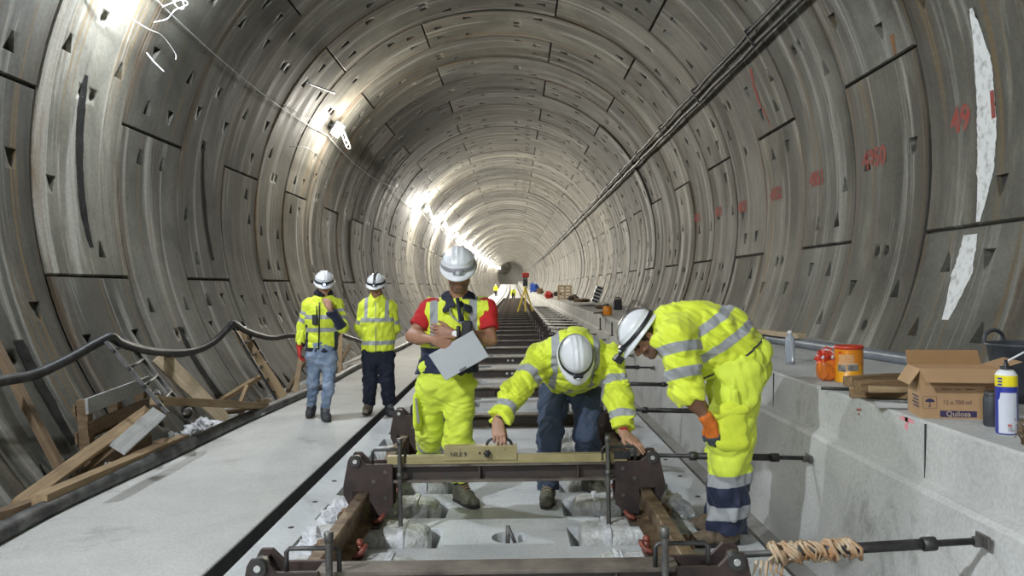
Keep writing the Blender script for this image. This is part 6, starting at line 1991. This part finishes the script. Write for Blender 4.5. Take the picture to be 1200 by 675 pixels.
# ------------------------------------------------------------------ two men walking on the left
def man_phone():
    D = 9.2
    J = dict(pel=NP(377, 411, D), che=NP(378, 372, D), neck=NP(379, 347, D),
             shL=NP(362, 357.5, D), shR=NP(395, 357.5, D), elL=NP(354, 383, D), elR=NP(401, 384, D - 0.12), wrL=NP(351, 407, D - 0.08), wrR=NP(386.5, 362, D - 0.27),
             hipL=NP(369, 416, D), hipR=NP(386, 416, D), knL=NP(367, 449, D + 0.02), knR=NP(385, 452, D - 0.08), anL=NP(365, 476, D + 0.26), anR=NP(381, 481, D - 0.02),
             toeL=NP(363, 486, D + 0.12), toeR=NP(384, 490, D - 0.2))
    pr = person('man in yellow jacket and light jeans with red gloves, hand raised to his mouth', (J['anR'][0], J['anR'][1], 0.0))
    v, fw, side = body_vol(J)
    R = head_frame((0.22, -0.90, -0.38), (0.08, -0.37, 0.92)); c = NP(380, 333.5, D - 0.04)
    ex = add_head(v, c, R, J['neck'])
    fingers(v, J['wrR'], (-0.25, 0.1, 1), (0.5, -0.8, 0.1), (-0.8, -0.3, 0), curl=(0.6, 0.9, 0.5), thumb=(0.8, 0.4, -0.3))
    fingers(v, J['wrL'], (0, -0.1, -1), (-1, 0, 0), (0.1, -1, 0), curl=(0.4, 0.5, 0.4))
    vol_obj(v, 0.006, 'body', ['skin', 'eye'], pr, extra=ex)
    add_hair(pr, c, R)
    helmet(pr, c, R, 'black_plastic', 'lit', None)
    v = Vol(); fingers(v, J['wrL'], (0, -0.1, -1), (-1, 0, 0), (0.1, -1, 0), curl=(0.4, 0.5, 0.4), g=0.003); v.cone(J['wrL'] + A3((0, 0, 0.03)), J['wrL'], 0.036, 0.034, 0.01); vol_obj(v, 0.006, 'glove', 'glove_red', pr)
    v = Vol(); nb = J['neck']
    hem = A3((J['pel'][0], J['pel'][1], 0.76))
    v.cone(hem, J['che'], 0.185, 0.19, 0.06, 1, flat=(fw, 0.72)); v.cone(J['che'], nb - A3((0, 0, 0.06)), 0.19, 0.11, 0.06, 1, flat=(fw, 0.75))
    for q in 'LR':
        s, e, w = J['sh' + q], J['el' + q], J['wr' + q]
        v.cone(nb - A3((0, 0, 0.06)), s, 0.07, 0.078, 0.05, 1); v.cone(s, e, 0.074, 0.062, 0.03, 2 if q == 'L' else 3); v.cone(e, e + (w - e) * 0.9, 0.060, 0.050, 0.025, 4 if q == 'L' else 5, capB=True)
    zh = P(378, 411, D).z
    v.cut((0, 0, zh), (0, 0, -1), 0.01)
    z1, z2 = P(378, 371, D).z, P(378, 386, D).z
    def rf(V, l):
        o = np.full(len(V), -1.0)
        for a, q in ((2, 'L'), (3, 'R')):
            o = np.where(l == a, np.maximum(band(V, J['sh' + q], J['el' + q], 0.10, 0.02), band(V, J['sh' + q], J['el' + q], 0.19, 0.024)), o)
        return np.where(l == 1, np.maximum(0.025 - np.abs(V[:, 2] - z1), 0.025 - np.abs(V[:, 2] - z2)), o)
    def nv(V, l):
        o = np.where(l == 5, 1.0, -1.0)
        o = np.where(l == 4, 0.035 - np.linalg.norm(V - (J['el' + 'L'] + (J['wrL'] - J['elL']) * 0.9), axis=1) + 0.02, o)
        side_panel = np.abs(lat(V, J['che'], (1, 0, 0))) - 0.15
        return np.where(l == 1, np.maximum(zh + 0.045 - V[:, 2], np.minimum(side_panel, z2 + 0.06 - V[:, 2])), o)
    vol_obj(v, 0.0075, 'jacket', 'hivis', pr, wrinkles(51, 0.009, 38), ref=rf, navy=nv)
    v = Vol(); v.cone(nb + A3((-0.05, 0.0, 0.03)), nb + A3((0.05, 0.0, 0.03)), 0.062, 0.062, 0.03); v.cone(nb + A3((0, -0.05, 0.03)), nb + A3((0, -0.05, 0.05)), 0.055, 0.05, 0.03); vol_obj(v, 0.007, 'scarf', 'navy_cloth', pr)
    b = MB(); b.tube([Vector(J['che'] + A3((0, -0.142, 0.18))), Vector(J['che'] + A3((0, -0.150, 0.0))), Vector(J['pel'] + A3((0, -0.148, 0.02)))], 0.008, 6); b.build('zip', 'black_plastic', pr)
    v = Vol(); v.cone(J['pel'] + A3((0, 0, 0.05)), J['pel'] - A3((0, 0, 0.04)), 0.172, 0.170, 0.04, 0, flat=(fw, 0.80))
    for q in 'LR':
        h, k_, a = J['hip' + q], J['kn' + q], J['an' + q]
        v.cone(h, k_, 0.092, 0.066, 0.04, 1); v.cone(k_, a - (a - k_) * 0.02, 0.065, 0.052, 0.03, 2, capB=True)
    vol_obj(v, 0.0075, 'jeans', 'denim_light', pr, wrinkles(53, 0.008, 38))
    boot(pr, J['anR'], J['toeR'], 0.0, 'boot_dark', 0.05); boot(pr, J['anL'], J['toeL'], 0.015, 'boot_dark', 0.05)
    return J
J1 = man_phone()
rp = Vector(J1['che'] + A3((-0.045, -0.175, -0.02)))
t = thing('two_way_radio', 'black two-way radio on the chest of the man in light jeans', 'radio', rp - Vector((0, 0, 0.07)))
b = MB(); b.box(rp, (0.06, 0.04, 0.12)); b.build('case', 'black_plastic', t, 0.01)
b = MB(); b.cyl(rp + Vector((0.02, 0, 0.05)), rp + Vector((0.02, 0, 0.16)), 0.007, n=8); b.build('antenna', 'black_plastic', t)

def man_behind():
    D = 9.42
    J = dict(pel=NP(443, 410, D), che=NP(443, 373, D), neck=NP(441, 348, D),
             shL=NP(428, 359, D), shR=NP(457, 359, D), elL=NP(422, 384, D + 0.05), elR=NP(463, 384, D + 0.05), wrL=NP(431, 400, D + 0.22), wrR=NP(453, 400, D + 0.22),
             hipL=NP(434, 415, D), hipR=NP(452, 415, D), knL=NP(434, 447, D - 0.02), knR=NP(454, 447, D + 0.02), anL=NP(432, 474, D + 0.16), anR=NP(456, 477, D + 0.02),
             toeL=NP(429, 484, D), toeR=NP(460, 487, D - 0.15))
    pr = person('man in yellow jacket and dark navy trousers walking with hands behind his back', (J['anR'][0], J['anR'][1], 0.0))
    v, fw, side = body_vol(J)
    R = head_frame((0.0, -0.95, -0.30), (0, -0.30, 0.95)); c = NP(441, 336, D - 0.04)
    ex = add_head(v, c, R, J['neck'])
    fingers(v, J['wrL'], (0.8, 0.2, -0.5), (0, 1, 0.2), (0.5, 0, 0.8), curl=(0.4, 0.5, 0.4)); fingers(v, J['wrR'], (-0.8, 0.3, -0.5), (0, 1, 0.2), (-0.5, 0, 0.8), curl=(0.4, 0.5, 0.4))
    vol_obj(v, 0.006, 'body', ['skin_tan', 'eye'], pr, extra=ex)
    add_hair(pr, c, R)
    helmet(pr, c, R, 'black_plastic', 'lens', 'black_plastic')
    v = Vol(); nb = J['neck']
    zh = P(443, 411, D).z
    v.cone(A3((J['pel'][0], J['pel'][1], zh - 0.05)), J['che'], 0.195, 0.198, 0.06, 1, flat=(fw, 0.74)); v.cone(J['che'], nb - A3((0, 0, 0.06)), 0.198, 0.11, 0.06, 1, flat=(fw, 0.75))
    for q in 'LR':
        s, e, w = J['sh' + q], J['el' + q], J['wr' + q]
        v.cone(nb - A3((0, 0, 0.06)), s, 0.07, 0.08, 0.05, 1); v.cone(s, e, 0.076, 0.066, 0.03, 2 if q == 'L' else 3); v.cone(e, e + (w - e) * 0.9, 0.065, 0.054, 0.025, 4 if q == 'L' else 5, capB=True)
    v.cone(nb + A3((0, 0.0, -0.03)), nb + A3((0, -0.01, 0.035)), 0.078, 0.070, 0.03, 6, capB=True)
    v.cut((0, 0, zh), (0, 0, -1), 0.01)
    z1, z2 = P(443, 374.5, D).z, P(443, 401, D).z
    def rf(V, l):
        o = np.full(len(V), -1.0)
        for a, q in ((2, 'L'), (3, 'R')):
            o = np.where(l == a, band(V, J['sh' + q], J['el' + q], 0.20, 0.025), o)
        st = np.minimum(0.022 - np.abs(np.abs(lat(V, J['che'], (1, 0, 0))) - 0.125), V[:, 2] - z1)
        return np.where(l == 1, np.maximum(np.maximum(0.025 - np.abs(V[:, 2] - z1), 0.025 - np.abs(V[:, 2] - z2)), st), o)
    vol_obj(v, 0.0075, 'jacket', 'hivis', pr, wrinkles(61, 0.009, 38), ref=rf, navy=lambda V, l: np.full(len(V), -1.0))
    b = MB(); b.tube([Vector(J['che'] + A3((0, -0.150, 0.20))), Vector(J['che'] + A3((0, -0.156, 0.0))), Vector(J['pel'] + A3((0, -0.156, 0.0)))], 0.005, 6); b.build('zip', 'grey_plastic', pr)
    v = Vol(); v.cone(J['pel'] + A3((0, 0, 0.05)), J['pel'] - A3((0, 0, 0.02)), 0.16, 0.165, 0.04, 0, flat=(fw, 0.75))
    for q in 'LR':
        h, k_, a = J['hip' + q], J['kn' + q], J['an' + q]
        v.cone(h, k_, 0.102, 0.084, 0.04, 1); v.cone(k_, a - (a - k_) * 0.10, 0.083, 0.076, 0.03, 2, capB=True)
    vol_obj(v, 0.0075, 'trousers', 'navy_cloth', pr, wrinkles(63, 0.008, 36))
    boot(pr, J['anR'], J['toeR'], 0.0, 'boot_dark', 0.02); boot(pr, J['anL'], J['toeL'], 0.015, 'boot_tan', 0.02)
man_behind()

# ------------------------------------------------------------------ two workers far down the tunnel
def far_man(base, label, bent):
    base = A3(base)
    pr = person(label, tuple(base))
    def q(x, y, z): return base + A3((x, y, z))
    if bent:
        pel, che, nb, hd = q(0, 0.1, 0.85), q(0, -0.2, 1.05), q(0, -0.35, 1.08), q(0, -0.48, 1.10)
        el, wr = (0.25, -0.4, 0.75), (0.22, -0.5, 0.45)
    else:
        pel, che, nb, hd = q(0, 0, 0.9), q(0, 0, 1.25), q(0, 0, 1.45), q(0, -0.02, 1.6)
        el, wr = (0.27, 0.02, 1.10), (0.25, -0.1, 0.85)
    v = Vol(); v.ell(hd, (0.085, 0.10, 0.12), None, 0.03); v.cone(hd, nb, 0.06, 0.06, 0.03); v.cone(nb, pel, 0.10, 0.12, 0.05)
    for s in (-1, 1):
        e, w = A3(el) * (s, 1, 1) + base, A3(wr) * (s, 1, 1) + base
        v.cone(nb + A3((0.17 * s, 0, -0.05)), e, 0.05, 0.04, 0.03); v.cone(e, w, 0.04, 0.03, 0.02); v.cone(w, w + (w - e) * 0.3, 0.03, 0.03, 0.02)
        v.cone(pel + A3((0.09 * s, 0, 0)), q(0.1 * s, 0.02, 0.45), 0.09, 0.06, 0.04); v.cone(q(0.1 * s, 0.02, 0.45), q(0.1 * s, 0.05, 0.08), 0.06, 0.045, 0.03)
    vol_obj(v, 0.02, 'body', 'skin', pr)
    v = Vol(); v.cone(pel, che, 0.20, 0.21, 0.05); v.cone(che, nb, 0.20, 0.14, 0.05)
    for s in (-1, 1):
        e, w = A3(el) * (s, 1, 1) + base, A3(wr) * (s, 1, 1) + base
        v.cone(nb + A3((0.17 * s, 0, -0.05)), e, 0.085, 0.075, 0.03); v.cone(e, w, 0.075, 0.06, 0.02)
    vol_obj(v, 0.02, 'jacket', 'hivis_plain', pr)
    v = Vol()
    for s in (-1, 1):
        v.cone(pel + A3((0.09 * s, 0, 0)), q(0.1 * s, 0.02, 0.45), 0.12, 0.09, 0.04); v.cone(q(0.1 * s, 0.02, 0.45), q(0.1 * s, 0.05, 0.08), 0.09, 0.075, 0.03)
        v.cone(q(0.1 * s, 0.05, 0.06), q(0.1 * s, -0.12, 0.05), 0.055, 0.05, 0.03)
    vol_obj(v, 0.02, 'trousers', 'navy_cloth', pr)
    b = MB(); b.sphere(tuple(hd + A3((0, 0, 0.05))), (0.13, 0.15, 0.12), 14); b.build('helmet', 'helmet', pr)
d1 = 112.0
pz = bend(d1)
far_man((P(581, 340, d1).x, d1, pz[1]), 'tiny far worker in yellow jacket standing on the walkway', False)
d1 = 92.0
pz = bend(d1)
far_man((P(601.5, 340, d1).x, d1, 0.0 + pz[1]), 'tiny far worker in yellow jacket bent over the track', True)
